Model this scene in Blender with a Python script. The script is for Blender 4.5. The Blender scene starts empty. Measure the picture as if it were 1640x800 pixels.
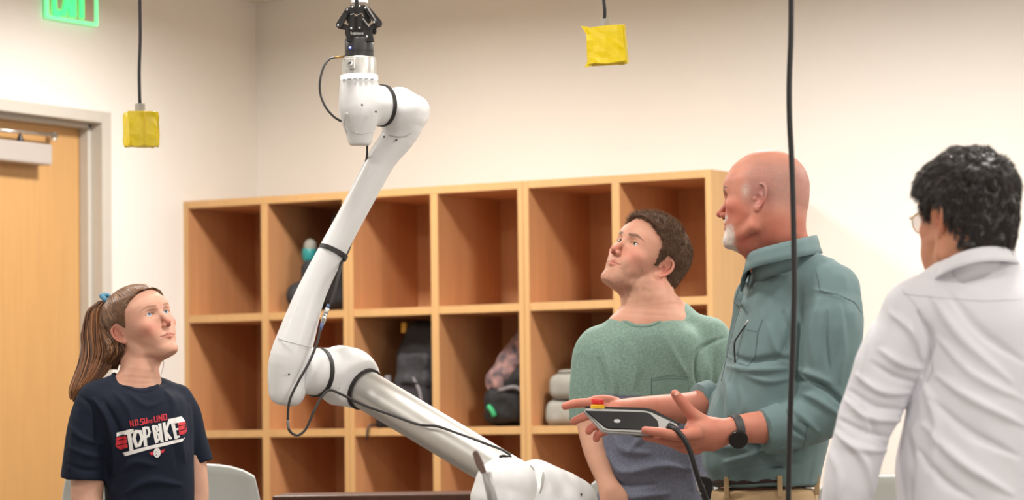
import bpy, bmesh, math, random
import numpy as np
from mathutils import Vector, Matrix
from mathutils.bvhtree import BVHTree

random.seed(7); RNG = np.random.default_rng(7)
SC = bpy.context.scene
COL = SC.collection

# ------------------------------------------------------------------ camera
CAM = np.array([6.7006, -8.8699, 1.15])
YAW, PIT, ROL = -0.542, 0.0581, -0.013
FPX = 5002.7
FW = np.array([math.sin(YAW)*math.cos(PIT), math.cos(YAW)*math.cos(PIT), math.sin(PIT)])
_r = np.array([math.cos(YAW), -math.sin(YAW), 0.0]); _u = np.cross(_r, FW)
RT = _r*math.cos(ROL) + _u*math.sin(ROL); UP = _u*math.cos(ROL) - _r*math.sin(ROL)
RV = _r; FV = np.array([math.sin(YAW), math.cos(YAW), 0.0]); UV = np.array([0, 0, 1.0])
cd = bpy.data.cameras.new('camera'); cam = bpy.data.objects.new('camera', cd); COL.objects.link(cam)
m3 = Matrix((RT, UP, -FW)).transposed()
cam.matrix_world = Matrix.Translation(CAM) @ m3.to_4x4()
cd.sensor_fit = 'HORIZONTAL'; cd.sensor_width = 36.0; cd.lens = FPX*36/1640
cd.clip_end = 100; cd.clip_start = 0.1
cd.dof.use_dof = True; cd.dof.focus_distance = 7.55; cd.dof.aperture_fstop = 4.0
SC.camera = cam

# ------------------------------------------------------------------ view, world, lights
SC.view_settings.view_transform = 'Standard'; SC.view_settings.look = 'None'
SC.view_settings.gamma = 1.0; SC.view_settings.exposure = 0.0
W = bpy.data.worlds.new('world'); SC.world = W; W.use_nodes = True
W.node_tree.nodes['Background'].inputs[0].default_value = (1.0, .95, .88, 1)
W.node_tree.nodes['Background'].inputs[1].default_value = 0.38

def area(name, loc, target, sx, sy, power, col=(1, .93, .84), spread=180):
    l = bpy.data.lights.new(name, 'AREA'); l.shape = 'RECTANGLE'; l.size = sx; l.size_y = sy
    l.energy = power; l.color = col; l.spread = math.radians(spread)
    o = bpy.data.objects.new(name, l); COL.objects.link(o); o.location = loc
    o.rotation_euler = (Vector(target)-Vector(loc)).to_track_quat('-Z', 'Y').to_euler()
    return o
CEIL = 2.74; LP = 1.28
for x in (1.0, 2.7, 4.4, 6.1):                       # rows of recessed downlights in the ceiling
    for y, p in ((-.92, 33), (-2.9, 15), (-4.9, 13), (-6.9, 9)):
        area('downlight', (x, y, CEIL-.012), (x, y, 0), .26, .26, p*LP, (1, .955, .895), 170)
area('fill_light', (8.9, -6.0, 1.9), (2.2, -1.5, 1.2), 2.0, 1.3, 40*LP, (1, .95, .89), 140)  # added soft fill from the right

# ------------------------------------------------------------------ helpers
def at(px, py, Z):
    return CAM + Z*(FW + RT*((px-820)/FPX) - UP*((py-400)/FPX))
def on_plane(px, py, axis, val):
    d = FW + RT*((px-820)/FPX) - UP*((py-400)/FPX)
    t = (val-CAM[axis])/d[axis]; return CAM + t*d
def V(*a): return np.array(a, float)
def nrm(v): v = np.asarray(v, float); return v/np.linalg.norm(v)

def rgb(r, g, b):
    f = lambda c: (c/12.92 if c <= .04045 else ((c+.055)/1.055)**2.4)
    return (f(r/255), f(g/255), f(b/255))

_mats = {}
def mat(name, col, rough=.5, metal=0., noise=0., nscale=20., bump=0., bscale=200., sss=0., attr=False, emit=0., coat=0., spec=.5, sheen=0., stretch=None, alpha=1., trans=0., col2=None, bdist=.002):
    if name in _mats: return _mats[name]
    m = bpy.data.materials.new(name); m.use_nodes = True; nt = m.node_tree; N = nt.nodes; L = nt.links
    b = N['Principled BSDF']
    b.inputs['Roughness'].default_value = rough; b.inputs['Metallic'].default_value = metal
    b.inputs['Specular IOR Level'].default_value = spec
    if coat: b.inputs['Coat Weight'].default_value = coat
    if sheen: b.inputs['Sheen Weight'].default_value = sheen
    if sss:
        b.inputs['Subsurface Weight'].default_value = sss; b.inputs['Subsurface Radius'].default_value = (1, .35, .2)
        b.inputs['Subsurface Scale'].default_value = .006
    if trans: b.inputs['Transmission Weight'].default_value = trans
    if alpha < 1: b.inputs['Alpha'].default_value = alpha
    tc = N.new('ShaderNodeTexCoord'); mp = N.new('ShaderNodeMapping'); L.new(tc.outputs['Object'], mp.inputs[0])
    if stretch: mp.inputs['Scale'].default_value = stretch
    c1 = (*col, 1)
    if attr:
        at_ = N.new('ShaderNodeAttribute'); at_.attribute_name = 'Col'; src = at_.outputs['Color']
    else:
        rg = N.new('ShaderNodeRGB'); rg.outputs[0].default_value = c1; src = rg.outputs[0]
    nz = N.new('ShaderNodeTexNoise'); nz.inputs['Scale'].default_value = nscale; nz.inputs['Detail'].default_value = 5
    L.new(mp.outputs[0], nz.inputs['Vector'])
    if noise or col2:
        mx = N.new('ShaderNodeMixRGB')
        if col2:
            mx.blend_type = 'MIX'; mx.inputs[2].default_value = (*col2, 1)
            rp = N.new('ShaderNodeMapRange'); rp.inputs[1].default_value = .35; rp.inputs[2].default_value = .65
            L.new(nz.outputs[0], rp.inputs[0]); L.new(rp.outputs[0], mx.inputs[0]); L.new(src, mx.inputs[1])
        else:
            mx.blend_type = 'MULTIPLY'; mx.inputs[0].default_value = 1
            rp = N.new('ShaderNodeMapRange'); rp.inputs[1].default_value = .25; rp.inputs[2].default_value = .75
            rp.inputs[3].default_value = 1-noise; rp.inputs[4].default_value = 1+noise
            L.new(nz.outputs[0], rp.inputs[0]); L.new(src, mx.inputs[1])
            cb = N.new('ShaderNodeCombineColor')
            for k in range(3): L.new(rp.outputs[0], cb.inputs[k])
            L.new(cb.outputs[0], mx.inputs[2])
        src = mx.outputs[0]
    L.new(src, b.inputs['Base Color'])
    if emit:
        L.new(src, b.inputs['Emission Color']); b.inputs['Emission Strength'].default_value = emit
    if bump:
        nb = N.new('ShaderNodeTexNoise'); nb.inputs['Scale'].default_value = bscale; nb.inputs['Detail'].default_value = 4
        L.new(mp.outputs[0], nb.inputs['Vector'])
        bp = N.new('ShaderNodeBump'); bp.inputs['Strength'].default_value = bump; bp.inputs['Distance'].default_value = bdist
        L.new(nb.outputs[0], bp.inputs['Height']); L.new(bp.outputs[0], b.inputs['Normal'])
    _mats[name] = m; return m

def link(name, me, material=None, parent=None, loc=None, smooth=False):
    o = bpy.data.objects.new(name, me); COL.objects.link(o)
    if material is not None: me.materials.append(material)
    if loc is not None: o.location = loc
    if parent is not None: o.parent = parent
    if smooth: me.shade_smooth()
    return o
def tag(o, label=None, cat=None, group=None, kind=None):
    if label: o['label'] = label
    if cat: o['category'] = cat
    if group: o['group'] = group
    if kind: o['kind'] = kind
    return o
def empty(name, loc, label=None, cat=None, group=None):
    o = bpy.data.objects.new(name, None); COL.objects.link(o); o.location = loc; o.empty_display_size = .05
    return tag(o, label, cat, group)
def pl(parent):
    return np.array(parent.location) if parent is not None and parent.parent is None else (np.array(parent.location)+pl(parent.parent) if parent is not None else np.zeros(3))
def mesh_obj(name, vs, fs, material, parent=None, smooth=True, col=None, origin=None):
    """vertices in world coordinates; stored relative to the parent (or to an own origin)"""
    vs = np.asarray(vs, float)
    off = pl(parent) if parent is not None else (np.asarray(origin) if origin is not None else vs.mean(0))
    me = bpy.data.meshes.new(name); me.from_pydata((vs-off).tolist(), [], [list(f) for f in fs]); me.update()
    o = link(name, me, material, parent, None if parent is not None else off, smooth)
    if col is not None:
        a = me.color_attributes.new('Col', 'FLOAT_COLOR', 'POINT')
        c = np.ones((len(vs), 4), np.float32); c[:, :3] = col; a.data.foreach_set('color', c.ravel())
    return o
def quads_obj(name, vs, quads, material, parent, col=None):
    vs = np.asarray(vs, np.float32) - pl(parent).astype(np.float32)
    me = bpy.data.meshes.new(name); n = len(quads)
    me.vertices.add(len(vs)); me.vertices.foreach_set('co', vs.ravel())
    me.loops.add(n*4); me.loops.foreach_set('vertex_index', np.asarray(quads, np.int32).ravel())
    me.polygons.add(n); me.polygons.foreach_set('loop_start', np.arange(n, dtype=np.int32)*4)
    me.update(calc_edges=True); me.validate()
    o = link(name, me, material, parent, smooth=True)
    if col is not None:
        a = me.color_attributes.new('Col', 'FLOAT_COLOR', 'POINT')
        c = np.ones((len(vs), 4), np.float32); c[:, :3] = col; a.data.foreach_set('color', c.ravel())
    return o

def box(name, lo, hi, material, parent=None, bev=0., M=None, origin=None):
    """box by world corners, or with M (3 axis rows) lo/hi along those axes about origin"""
    lo = np.array(lo, float); hi = np.array(hi, float); c = (lo+hi)/2; h = (hi-lo)/2
    bm = bmesh.new(); bmesh.ops.create_cube(bm, size=2)
    for v in bm.verts: v.co = Vector(np.array(v.co)*h)
    if bev: bmesh.ops.bevel(bm, geom=bm.edges[:], offset=bev, segments=2, affect='EDGES', profile=.6)
    me = bpy.data.meshes.new(name)
    if M is not None:
        A = np.array(M, float); o = np.array(origin, float)
        for v in bm.verts: v.co = Vector((np.array(v.co)+c) @ A + o)
        cc = c @ A + o
    else:
        for v in bm.verts: v.co = Vector(np.array(v.co)+c)
        cc = c
    off = pl(parent) if parent is not None else cc
    for v in bm.verts: v.co = v.co - Vector(off)
    bmesh.ops.recalc_face_normals(bm, faces=bm.faces[:])
    bm.to_mesh(me); bm.free()
    return link(name, me, material, parent, None if parent is not None else off)

def catmull(pts, n=8):
    P = np.array(pts, float); P = np.vstack([2*P[0]-P[1], P, 2*P[-1]-P[-2]]); out = []
    for i in range(1, len(P)-2):
        for k in range(n):
            t = k/n; a, b, c, d = P[i-1], P[i], P[i+1], P[i+2]
            out.append(.5*((2*b)+(c-a)*t+(2*a-5*b+4*c-d)*t*t+(3*b-a-3*c+d)*t**3))
    out.append(P[-2]); return np.array(out)
def tube_geo(pts, rad, seg=12, cap=True, up=None, squash=None):
    P = np.array(pts, float); n = len(P); R = np.full(n, rad) if np.isscalar(rad) else np.array(rad, float)
    T = np.gradient(P, axis=0); T /= np.linalg.norm(T, axis=1)[:, None]+1e-12
    u = np.array(up if up is not None else (0, 0, 1.)); 
    if abs(u@T[0]) > .95: u = V(1, 0, 0)
    u = nrm(u-T[0]*(u@T[0])); vs = []; fs = []
    for i in range(n):
        u = u-T[i]*(u@T[i]); u /= np.linalg.norm(u); w = np.cross(T[i], u)
        for k in range(seg):
            a = 2*math.pi*k/seg; s = squash or 1
            vs.append(P[i]+R[i]*(math.cos(a)*u+math.sin(a)*w*s))
    for i in range(n-1):
        for k in range(seg):
            a = i*seg+k; b = i*seg+(k+1) % seg; fs.append((a, b, b+seg, a+seg))
    if cap: fs.append(tuple(range(seg))[::-1]); fs.append(tuple(range((n-1)*seg, n*seg)))
    return vs, fs
def tube(name, pts, rad, material, parent=None, seg=12, smooth_n=0, up=None, squash=None):
    if smooth_n:
        if not np.isscalar(rad):
            rad = np.interp(np.linspace(0, len(pts)-1, (len(pts)-1)*smooth_n+1), range(len(pts)), rad)
        pts = catmull(pts, smooth_n)
    vs, fs = tube_geo(pts, rad, seg, True, up, squash)
    return mesh_obj(name, vs, fs, material, parent)
def lathe(name, base, axis, prof, material, parent=None, seg=48):
    """prof: (along, radius) pairs"""
    base = np.array(base, float); ax = nrm(axis)
    pts = [base+ax*a for a, r in prof]; u = V(0, 0, 1.) if abs(ax[2]) < .9 else V(1, 0, 0)
    u = nrm(u-ax*(u@ax)); w = np.cross(ax, u); vs = []; fs = []
    for p, (a, r) in zip(pts, prof):
        for k in range(seg):
            t = 2*math.pi*k/seg; vs.append(p+max(r, 1e-5)*(math.cos(t)*u+math.sin(t)*w))
    for i in range(len(prof)-1):
        for k in range(seg):
            a = i*seg+k; b = i*seg+(k+1) % seg; fs.append((a, b, b+seg, a+seg))
    fs.append(tuple(range(seg))[::-1]); fs.append(tuple(range((len(prof)-1)*seg, len(prof)*seg)))
    o = mesh_obj(name, vs, fs, material, parent)
    md = o.modifiers.new('es', 'EDGE_SPLIT'); md.split_angle = math.radians(38)
    return o
def prism(name, poly, normal, depth, material, parent=None, bev=0.):
    """polygon of 3-D points extruded by depth along normal"""
    P = np.array(poly, float); n = nrm(normal)*depth; k = len(P)
    vs = np.vstack([P, P+n]); fs = [tuple(range(k)), tuple(range(2*k-1, k-1, -1))]
    for i in range(k): j = (i+1) % k; fs.append((i, i+k, j+k, j))
    o = mesh_obj(name, vs, fs, material, parent, smooth=False)
    bm = bmesh.new(); bm.from_mesh(o.data); bmesh.ops.recalc_face_normals(bm, faces=bm.faces[:])
    if bev: bmesh.ops.bevel(bm, geom=bm.edges[:], offset=bev, segments=2, affect='EDGES')
    bm.to_mesh(o.data); bm.free(); return o

# ------------------------------------------------------------------ signed distance modelling (numpy)
def vnoise(P, s, seed=0):
    """smooth value noise, P (...,3)"""
    Q = P*s+seed*17.13; I = np.floor(Q).astype(np.int64); F = Q-I; F = F*F*(3-2*F)
    def h(i, j, k):
        n = (i*73856093) ^ (j*19349663) ^ (k*83492791); n = (n*2654435761) & 0xffffffff
        n = (n ^ (n >> 15))*2246822519 & 0xffffffff; return ((n ^ (n >> 13)) & 0xffff)/65535.0
    r = 0
    for a in (0, 1):
        for b in (0, 1):
            for c in (0, 1):
                w = (F[..., 0] if a else 1-F[..., 0])*(F[..., 1] if b else 1-F[..., 1])*(F[..., 2] if c else 1-F[..., 2])
                r = r+w*h(I[..., 0]+a, I[..., 1]+b, I[..., 2]+c)
    return r*2-1
def rc(a, b, ra, rb, n=None, s=1.):
    """cone with round ends; n,s: squash along n to s times"""
    a = V(*a); b = V(*b)
    A = np.eye(3); f4 = np.float32
    if n is not None: n = nrm(n); A = np.eye(3)+(1/s-1)*np.outer(n, n)
    a2 = A@a; b2 = A@b; ab = b2-a2; L2 = ab@ab+1e-12; sm = min(s, 1.) if n is not None else 1.
    def f(P):
        Q = (P@A.T-a2 if n is not None else P-a2).astype(f4); u = (Q@ab.astype(f4)); q2 = np.einsum('...i,...i->...', Q, Q)
        t = np.clip(u/f4(L2), 0, 1); d2 = q2-2*t*u+t*t*f4(L2)
        return (np.sqrt(np.maximum(d2, 1e-12))-(f4(ra)+f4(rb-ra)*t))*f4(sm)
    r = np.array([max(ra, rb)*max(1, s)]*3)
    return f, np.minimum(a, b)-r, np.maximum(a, b)+r
def sweep(pts, rad, n=4, sq=None):
    n = min(n, 3) if len(pts) > 3 else n
    """round-section sweep through points with smoothly varying radius; sq=(normal, factor) squashes it"""
    P_ = catmull(pts, n); R_ = catmull(np.array([[r, 0, 0] for r in rad], float), n)[:, 0]
    fs = [rc(P_[i], P_[i+1], R_[i], R_[i+1], *(sq or ())) for i in range(len(P_)-1)]
    def f(P):
        d = None
        for g in fs: e = g[0](P); d = e if d is None else np.minimum(d, e)
        return d
    return f, np.min([g[1] for g in fs], 0), np.max([g[2] for g in fs], 0)
def ell(c, r, R=None):
    c = V(*c); r = V(*r); R = np.eye(3) if R is None else np.array(R, float)   # rows of R = axes
    def f(P):
        Q = (P-c)@R.T; k0 = np.sqrt(((Q/r)**2).sum(-1)); k1 = np.sqrt(((Q/(r*r))**2).sum(-1))+1e-9
        return k0*(k0-1)/k1
    e = np.sqrt(((R*r[:, None])**2).sum(0))
    return f, c-e, c+e
def rbox(c, h, rnd, R=None):
    c = V(*c); h = V(*h)-rnd; R = np.eye(3) if R is None else np.array(R, float)
    def f(P):
        Q = np.abs((P-c)@R.T)-h; return np.sqrt((np.maximum(Q, 0)**2).sum(-1))+np.minimum(Q.max(-1), 0)-rnd
    e = (np.abs(R)*(h+rnd)[:, None]).sum(0)
    return f, c-e, c+e
def loft(sec, e1=(1, 0, 0), e2=(0, 1, 0), ez=(0, 0, 1), o=(0, 0, 0), p=2.3):
    """sec rows: (z, c1, c2, a, b) super-ellipse sections in the frame (e1,e2,ez) about o"""
    S = np.array(sorted(sec), float); E = np.array([e1, e2, ez], float); o = V(*o)
    z0, z1 = S[0, 0], S[-1, 0]
    # smooth the section curves
    zz = np.linspace(z0, z1, 200); C = [np.interp(zz, S[:, 0], S[:, k]) for k in range(1, 5)]
    ker = np.ones(13)/13; C = [np.convolve(np.pad(c, 6, 'edge'), ker, 'valid') for c in C]
    def f(P):
        Q = (P-o)@E.T; z = np.clip(Q[..., 2], z0, z1)
        c1, c2, a, b = [np.interp(z, zz, c) for c in C]
        u = np.abs(Q[..., 0]-c1)/a; v = np.abs(Q[..., 1]-c2)/b
        q = (u**p+v**p+1e-9)**(1/p); d = (q-1)*np.minimum(a, b)
        dz = np.abs(Q[..., 2]-z)
        return np.where(dz > 0, np.sqrt(np.maximum(d, 0)**2+dz*dz), d)
    cs = []
    for r in S:
        for i in (-1, 1):
            for j in (-1, 1): cs.append(o+(r[1]+i*r[3])*E[0]+(r[2]+j*r[4])*E[1]+r[0]*E[2])
    cs = np.array(cs); return f, cs.min(0), cs.max(0)
def smin(a, b, k):
    if k <= 0: return np.minimum(a, b)
    h = np.clip(.5+.5*(b-a)/k, 0, 1); return b+(a-b)*h-k*h*(1-h)
def sculpt(ops, h, clip=None):
    """ops: (mode, prim, k), mode '+','-','&'. returns verts, quads"""
    los = [p[1] for m, p, k in ops if m == '+']; his = [p[2] for m, p, k in ops if m == '+']
    mk = max([k for m, p, k in ops]+[0])*.35+3*h; lo = np.min(los, 0)-mk; hi = np.max(his, 0)+mk
    if clip is not None: lo = np.maximum(lo, clip[0]); hi = np.minimum(hi, clip[1])
    n = np.ceil((hi-lo)/h).astype(int)+1
    ax = [lo[i]+h*np.arange(n[i]) for i in range(3)]
    F = np.full(n, 9e-2 if h > .003 else 5e-2, np.float32)
    for m, (f, a, b), k in ops:
        mg = k+4*h+ (0.01 if m=='+' else 0)
        if m == '&' : i0 = [0]*3; i1 = list(n)
        else:
            i0 = [max(0, int((a[i]-mg-lo[i])/h)) for i in range(3)]; i1 = [min(n[i], int((b[i]+mg-lo[i])/h)+2) for i in range(3)]
        if any(i1[i] <= i0[i] for i in range(3)): continue
        sl = tuple(slice(i0[i], i1[i]) for i in range(3))
        G = np.stack(np.meshgrid(*[ax[i][sl[i]] for i in range(3)], indexing='ij'), -1).astype(np.float32)
        d = f(G).astype(np.float32)
        if m == '+': F[sl] = smin(F[sl], d, k)
        elif m == '-': F[sl] = -smin(-F[sl], d, k)
        elif m == '&': F[sl] = -smin(-F[sl], -d, k)
        elif m == 'd': F[sl] = F[sl]+d
    F[0], F[-1] = 1, 1; F[:, 0], F[:, -1] = 1, 1; F[:, :, 0], F[:, :, -1] = 1, 1
    return nets(F, lo, h)
def nets(F, lo, h):
    s = F < 0
    c = np.zeros(tuple(np.array(F.shape)-1), bool); al = np.ones_like(c)
    for i in (0, 1):
        for j in (0, 1):
            for k in (0, 1):
                q = s[i:i+c.shape[0], j:j+c.shape[1], k:k+c.shape[2]]; c |= q; al &= q
    act = c & ~al; idx = np.argwhere(act); n = len(idx)
    vid = np.full(act.shape, -1, np.int64); vid[act] = np.arange(n)
    acc = np.zeros((n, 3)); cnt = np.zeros(n)
    cor = [(i, j, k) for i in (0, 1) for j in (0, 1) for k in (0, 1)]
    for a in cor:
        for d in range(3):
            if a[d]: continue
            b = list(a); b[d] = 1
            fa = F[idx[:, 0]+a[0], idx[:, 1]+a[1], idx[:, 2]+a[2]]; fb = F[idx[:, 0]+b[0], idx[:, 1]+b[1], idx[:, 2]+b[2]]
            m = (fa < 0) != (fb < 0); t = fa[m]/(fa[m]-fb[m]); p = np.tile(np.array(a, float), (m.sum(), 1)); p[:, d] = t
            acc[m] += p; cnt[m] += 1
    vs = lo+h*(idx+acc/cnt[:, None]); Q = []
    for d in range(3):
        e = [0, 1, 2]; e.remove(d); o1, o2 = e
        sh = [slice(None)]*3; sh[d] = slice(0, -1); A = s[tuple(sh)]; sh[d] = slice(1, None); B = s[tuple(sh)]
        X = np.argwhere(A != B); X = X[(X[:, o1] > 0) & (X[:, o2] > 0) & (X[:, o1] < F.shape[o1]-1) & (X[:, o2] < F.shape[o2]-1)]
        def cell(a, b):
            Y = X.copy(); Y[:, o1] -= a; Y[:, o2] -= b; return vid[Y[:, 0], Y[:, 1], Y[:, 2]]
        q = np.stack([cell(0, 0), cell(1, 0), cell(1, 1), cell(0, 1)], 1)
        ins = A[X[:, 0], X[:, 1], X[:, 2]]
        flip = ins if d != 1 else ~ins
        q[~flip] = q[~flip][:, ::-1]; Q.append(q)
    Q = np.vstack(Q); Q = Q[(Q >= 0).all(1)]
    return vs, Q
def vnormals(vs, q):
    n = np.cross(vs[q[:, 2]]-vs[q[:, 0]], vs[q[:, 3]]-vs[q[:, 1]]); N = np.zeros_like(vs)
    for k in range(4): np.add.at(N, q[:, k], n)
    return N/(np.linalg.norm(N, axis=1)[:, None]+1e-12)
def relax(vs, q, it=2, w=.5):
    for _ in range(it):
        S = np.zeros_like(vs); C = np.zeros(len(vs))
        for a, b in ((0, 1), (1, 2), (2, 3), (3, 0)):
            for i, j in ((a, b), (b, a)):
                np.add.at(S, q[:, i], vs[q[:, j]]); np.add.at(C, q[:, i], 1)
        vs = vs*(1-w)+w*S/np.maximum(C, 1)[:, None]
    return vs
def solid(name, ops, h, material, parent, it=1, disp=None, colf=None, clip=None, xf=None):
    vs, q = sculpt(ops, h, clip); vs = relax(vs, q, it)
    if disp is not None:
        N = vnormals(vs, q); vs = vs+N*disp(vs, N)[:, None]
    c = colf(vs) if colf is not None else None
    if xf is not None: vs = xf(vs)
    return quads_obj(name, vs, q, material, parent, c), vs, q
def pxof(vs):
    d = np.asarray(vs)-CAM; z = d@FW; return 820+FPX*(d@RT)/z, 400-FPX*(d@UP)/z
def strands(name, roots, dirs, length, rad, material, parent, bend=None, seg=3, col=None, jitter=.3):
    """thin tapered hairs, all in one mesh"""
    n = len(roots); D = dirs/np.linalg.norm(dirs, axis=1)[:, None]
    D = D+RNG.normal(0, jitter, D.shape); D /= np.linalg.norm(D, axis=1)[:, None]
    U = np.cross(D, RNG.normal(size=D.shape)); U /= np.linalg.norm(U, axis=1)[:, None]; Wd = np.cross(D, U)
    Ln = length*(.7+.6*RNG.random(n)); vs = []; 
    B = np.zeros_like(D) if bend is None else bend
    for s in range(seg+1):
        t = s/seg; c = roots+D*(Ln*t)[:, None]+B*(Ln*t*t)[:, None]; r = rad*(1-t)**.7+rad*.05
        for k in range(3):
            a = 2*math.pi*k/3; vs.append(c+r*(math.cos(a)*U+math.sin(a)*Wd))
    V3 = np.stack(vs, 1)                       # n, (seg+1)*3, 3
    m = (seg+1)*3; q = []
    for s in range(seg):
        for k in range(3): q.append([s*3+k, s*3+(k+1) % 3, (s+1)*3+(k+1) % 3, (s+1)*3+k])
    q = np.array(q); Q = (q[None]+(np.arange(n)*m)[:, None, None]).reshape(-1, 4)
    return quads_obj(name, V3.reshape(-1, 3), Q, material, parent, None if col is None else np.repeat(col, m, 0))

# ------------------------------------------------------------------ materials of the room
CEIL = 2.74
m_wall = mat('wall_paint', rgb(231, 226, 220), .85, noise=.02, nscale=3, bump=.05, bscale=300)
m_ceil = mat('ceiling_tile', rgb(225, 220, 210), .9, noise=.03, nscale=60)
m_floor = mat('carpet', rgb(120, 112, 104), .95, noise=.2, nscale=150, bump=.3, bscale=400)
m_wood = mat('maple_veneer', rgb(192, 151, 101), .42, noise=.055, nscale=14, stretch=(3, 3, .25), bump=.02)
m_wood_shade = mat('maple_shade_tone', rgb(196, 142, 98), .5, noise=.07, nscale=14, stretch=(3, 3, .2))  # same maple, redder and darker: shade inside the cubbies put into the colour
m_door = mat('oak_door', rgb(196, 152, 98), .4, noise=.05, nscale=16, stretch=(3, 3, .2))
m_frame = mat('painted_steel', rgb(192, 187, 178), .5, noise=.02)
m_closer = mat('closer_aluminium', rgb(190, 183, 178), .4, metal=.3)
m_chrome = mat('bright_steel', rgb(215, 212, 208), .25, metal=.9)
m_black = mat('black_rubber', rgb(34, 32, 33), .5)
m_blackp = mat('black_plastic', rgb(26, 26, 28), .38)
m_white = mat('white_plastic', rgb(232, 231, 228), .28, coat=.3)
m_grey = mat('grey_plastic', rgb(150, 146, 138), .5)
m_yellow = mat('yellow_tape', rgb(214, 188, 8), .38, noise=.08, nscale=40, bump=.35, bscale=60)

def S(o): return tag(o, kind='structure')
# ------------------------------------------------------------------ room shell
S(box('floor', (-.6, -10, -.1), (9.6, .6, 0), m_floor))
S(box('ceiling', (-.6, -10, CEIL), (9.6, .6, CEIL+.1), m_ceil))
S(box('wall_back', (-.15, .45, 0), (9.6, .6, CEIL), m_wall))
S(box('wall_right', (9.4, -10, 0), (9.55, .45, CEIL), m_wall))
S(box('wall_front', (-.15, -10, 0), (9.6, -9.85, CEIL), m_wall))
DY1, DY0, DZ = -.472, -1.44, 2.222          # door opening
bm = bmesh.new()
for lo, hi in [((-.15, DY1+.04, 0), (0, .45, CEIL)), ((-.15, -10, 0), (0, DY0-.04, CEIL)), ((-.15, DY0-.04, DZ+.03), (0, DY1+.04, CEIL))]:
    r = bmesh.ops.create_cube(bm, size=1)
    for v in r['verts']: v.co = Vector([lo[i]+(v.co[i]+.5)*(hi[i]-lo[i]) for i in range(3)])
me = bpy.data.meshes.new('wall_left'); bm.to_mesh(me); bm.free(); S(link('wall_left', me, m_wall))
S(box('baseboard_left', (0, DY1+.06, 0), (.012, .02, .1), m_grey))
# door frame and door
fr = S(empty('door_frame', (0, DY1, 0)))
fr['kind'] = 'structure'; fr.name = 'trim_1'
FW_ = .05
for nm, lo, hi in [('jamb', (-.15, DY1, 0), (.014, DY1+FW_, DZ+.041)), ('jamb', (-.15, DY0-FW_, 0), (.014, DY0, DZ+.041)), ('header', (-.15, DY0, DZ), (.014, DY1, DZ+.041)),
                   ('stop', (-.075, DY1-.016, 0), (-.035, DY1, DZ)), ('stop', (-.075, DY0, 0), (-.035, DY0+.016, DZ)), ('stop', (-.075, DY0, DZ-.016), (-.035, DY1, DZ))]:
    box(nm, lo, hi, m_frame, fr, .003)
dr = S(empty('door_1', (-.12, (DY0+DY1)/2, 0)))
box('door_leaf', (-.122, DY0+.003, .01), (-.077, DY1-.003, DZ-.004), m_door, dr, .002)
cl = box('door_closer', (-.077, -1.01, 2.062), (-.005, -.715, 2.132), m_closer, dr, .006); cl['label'] = 'grey metal door closer body'
def bar(name, a, b, r, m, par, seg=10): return tube(name, [a, b], r, m, par, seg)
bar('closer_arm', V(-.04, -.99, 2.165), V(-.03, -.66, 2.168), .006, m_chrome, dr)
lathe('pivot', V(-.045, -.66, 2.152), (0, 0, 1), [(0, .013), (.02, .013), (.028, .008)], m_chrome, dr, 16)
lathe('pivot', V(-.04, -.985, 2.152), (0, 0, 1), [(0, .01), (.02, .01), (.025, .006)], m_chrome, dr, 16)
lathe('pivot', V(-.04, -.84, 2.130), (0, 0, 1), [(0, .012), (.012, .012), (.03, .005)], m_blackp, dr, 16)
lathe('door_handle', V(-.077, DY0+.08, 1.0), (1, 0, 0), [(0, .03), (.01, .03), (.012, .012), (.05, .012), (.055, .0)], m_chrome, dr, 20)

# exit sign on the left wall
m_exit = mat('exit_green', rgb(70, 255, 130), .4, emit=1.3)
m_exit_edge = mat('exit_edge_green', rgb(120, 255, 165), .4, emit=1.0)
m_exit_panel = mat('exit_mirror_panel', rgb(196, 176, 162), .25)
ex = empty('exit_sign', (.01, -.64, 2.56), 'green glowing EXIT sign mounted high above the wooden door', 'sign')
e0, e1, ez0, ez1 = -.768, -.505, 2.556, 2.735
box('panel', (.012, e0, ez0), (.018, e1, ez1), m_exit_panel, ex, .001)
box('frame', (.010, e0-.002, ez0-.004), (.022, e1+.002, ez0+.005), m_exit_edge, ex, .001)
box('frame', (.010, e1-.010, ez0), (.022, e1+.004, ez1), m_exit_edge, ex, .001)
box('frame', (.010, e0-.004, ez0), (.022, e0+.005, ez1), m_exit_edge, ex, .001)
def letter(strokes, y0, wd, h, z0, name, par, th=.022):
    for k, st in enumerate(strokes):
        P = [V(.0225, y0+a*wd, z0+b*h) for a, b in st]
        for a, b in zip(P[:-1], P[1:]):
            d = nrm(b-a); nn = np.cross(d, V(1, 0, 0)); q = [a-d*.001-nn*th/2, b+d*.001-nn*th/2, b+d*.001+nn*th/2, a-d*.001+nn*th/2]
            prism(name, q, (1, 0, 0), .002+.0004*k, m_exit, par)
EX = {'E': [[(0, 0), (0, 1)], [(-.12, .03), (1, .03)], [(0, .5), (.8, .5)], [(-.12, .97), (1, .97)]],
      'X': [[(0, 0), (1, 1)], [(1, 0), (0, 1)]], 'I': [[(.5, 0), (.5, 1)]], 'T': [[(.5, 0), (.5, 1)], [(0, .97), (1, .97)]]}
for c, y0, w in (('E', -.735, .033), ('X', -.688, .042), ('I', -.648, .03), ('T', -.612, .042)):
    letter(EX[c], y0, w, .135, .013+ez0, 'letter', ex)

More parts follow.
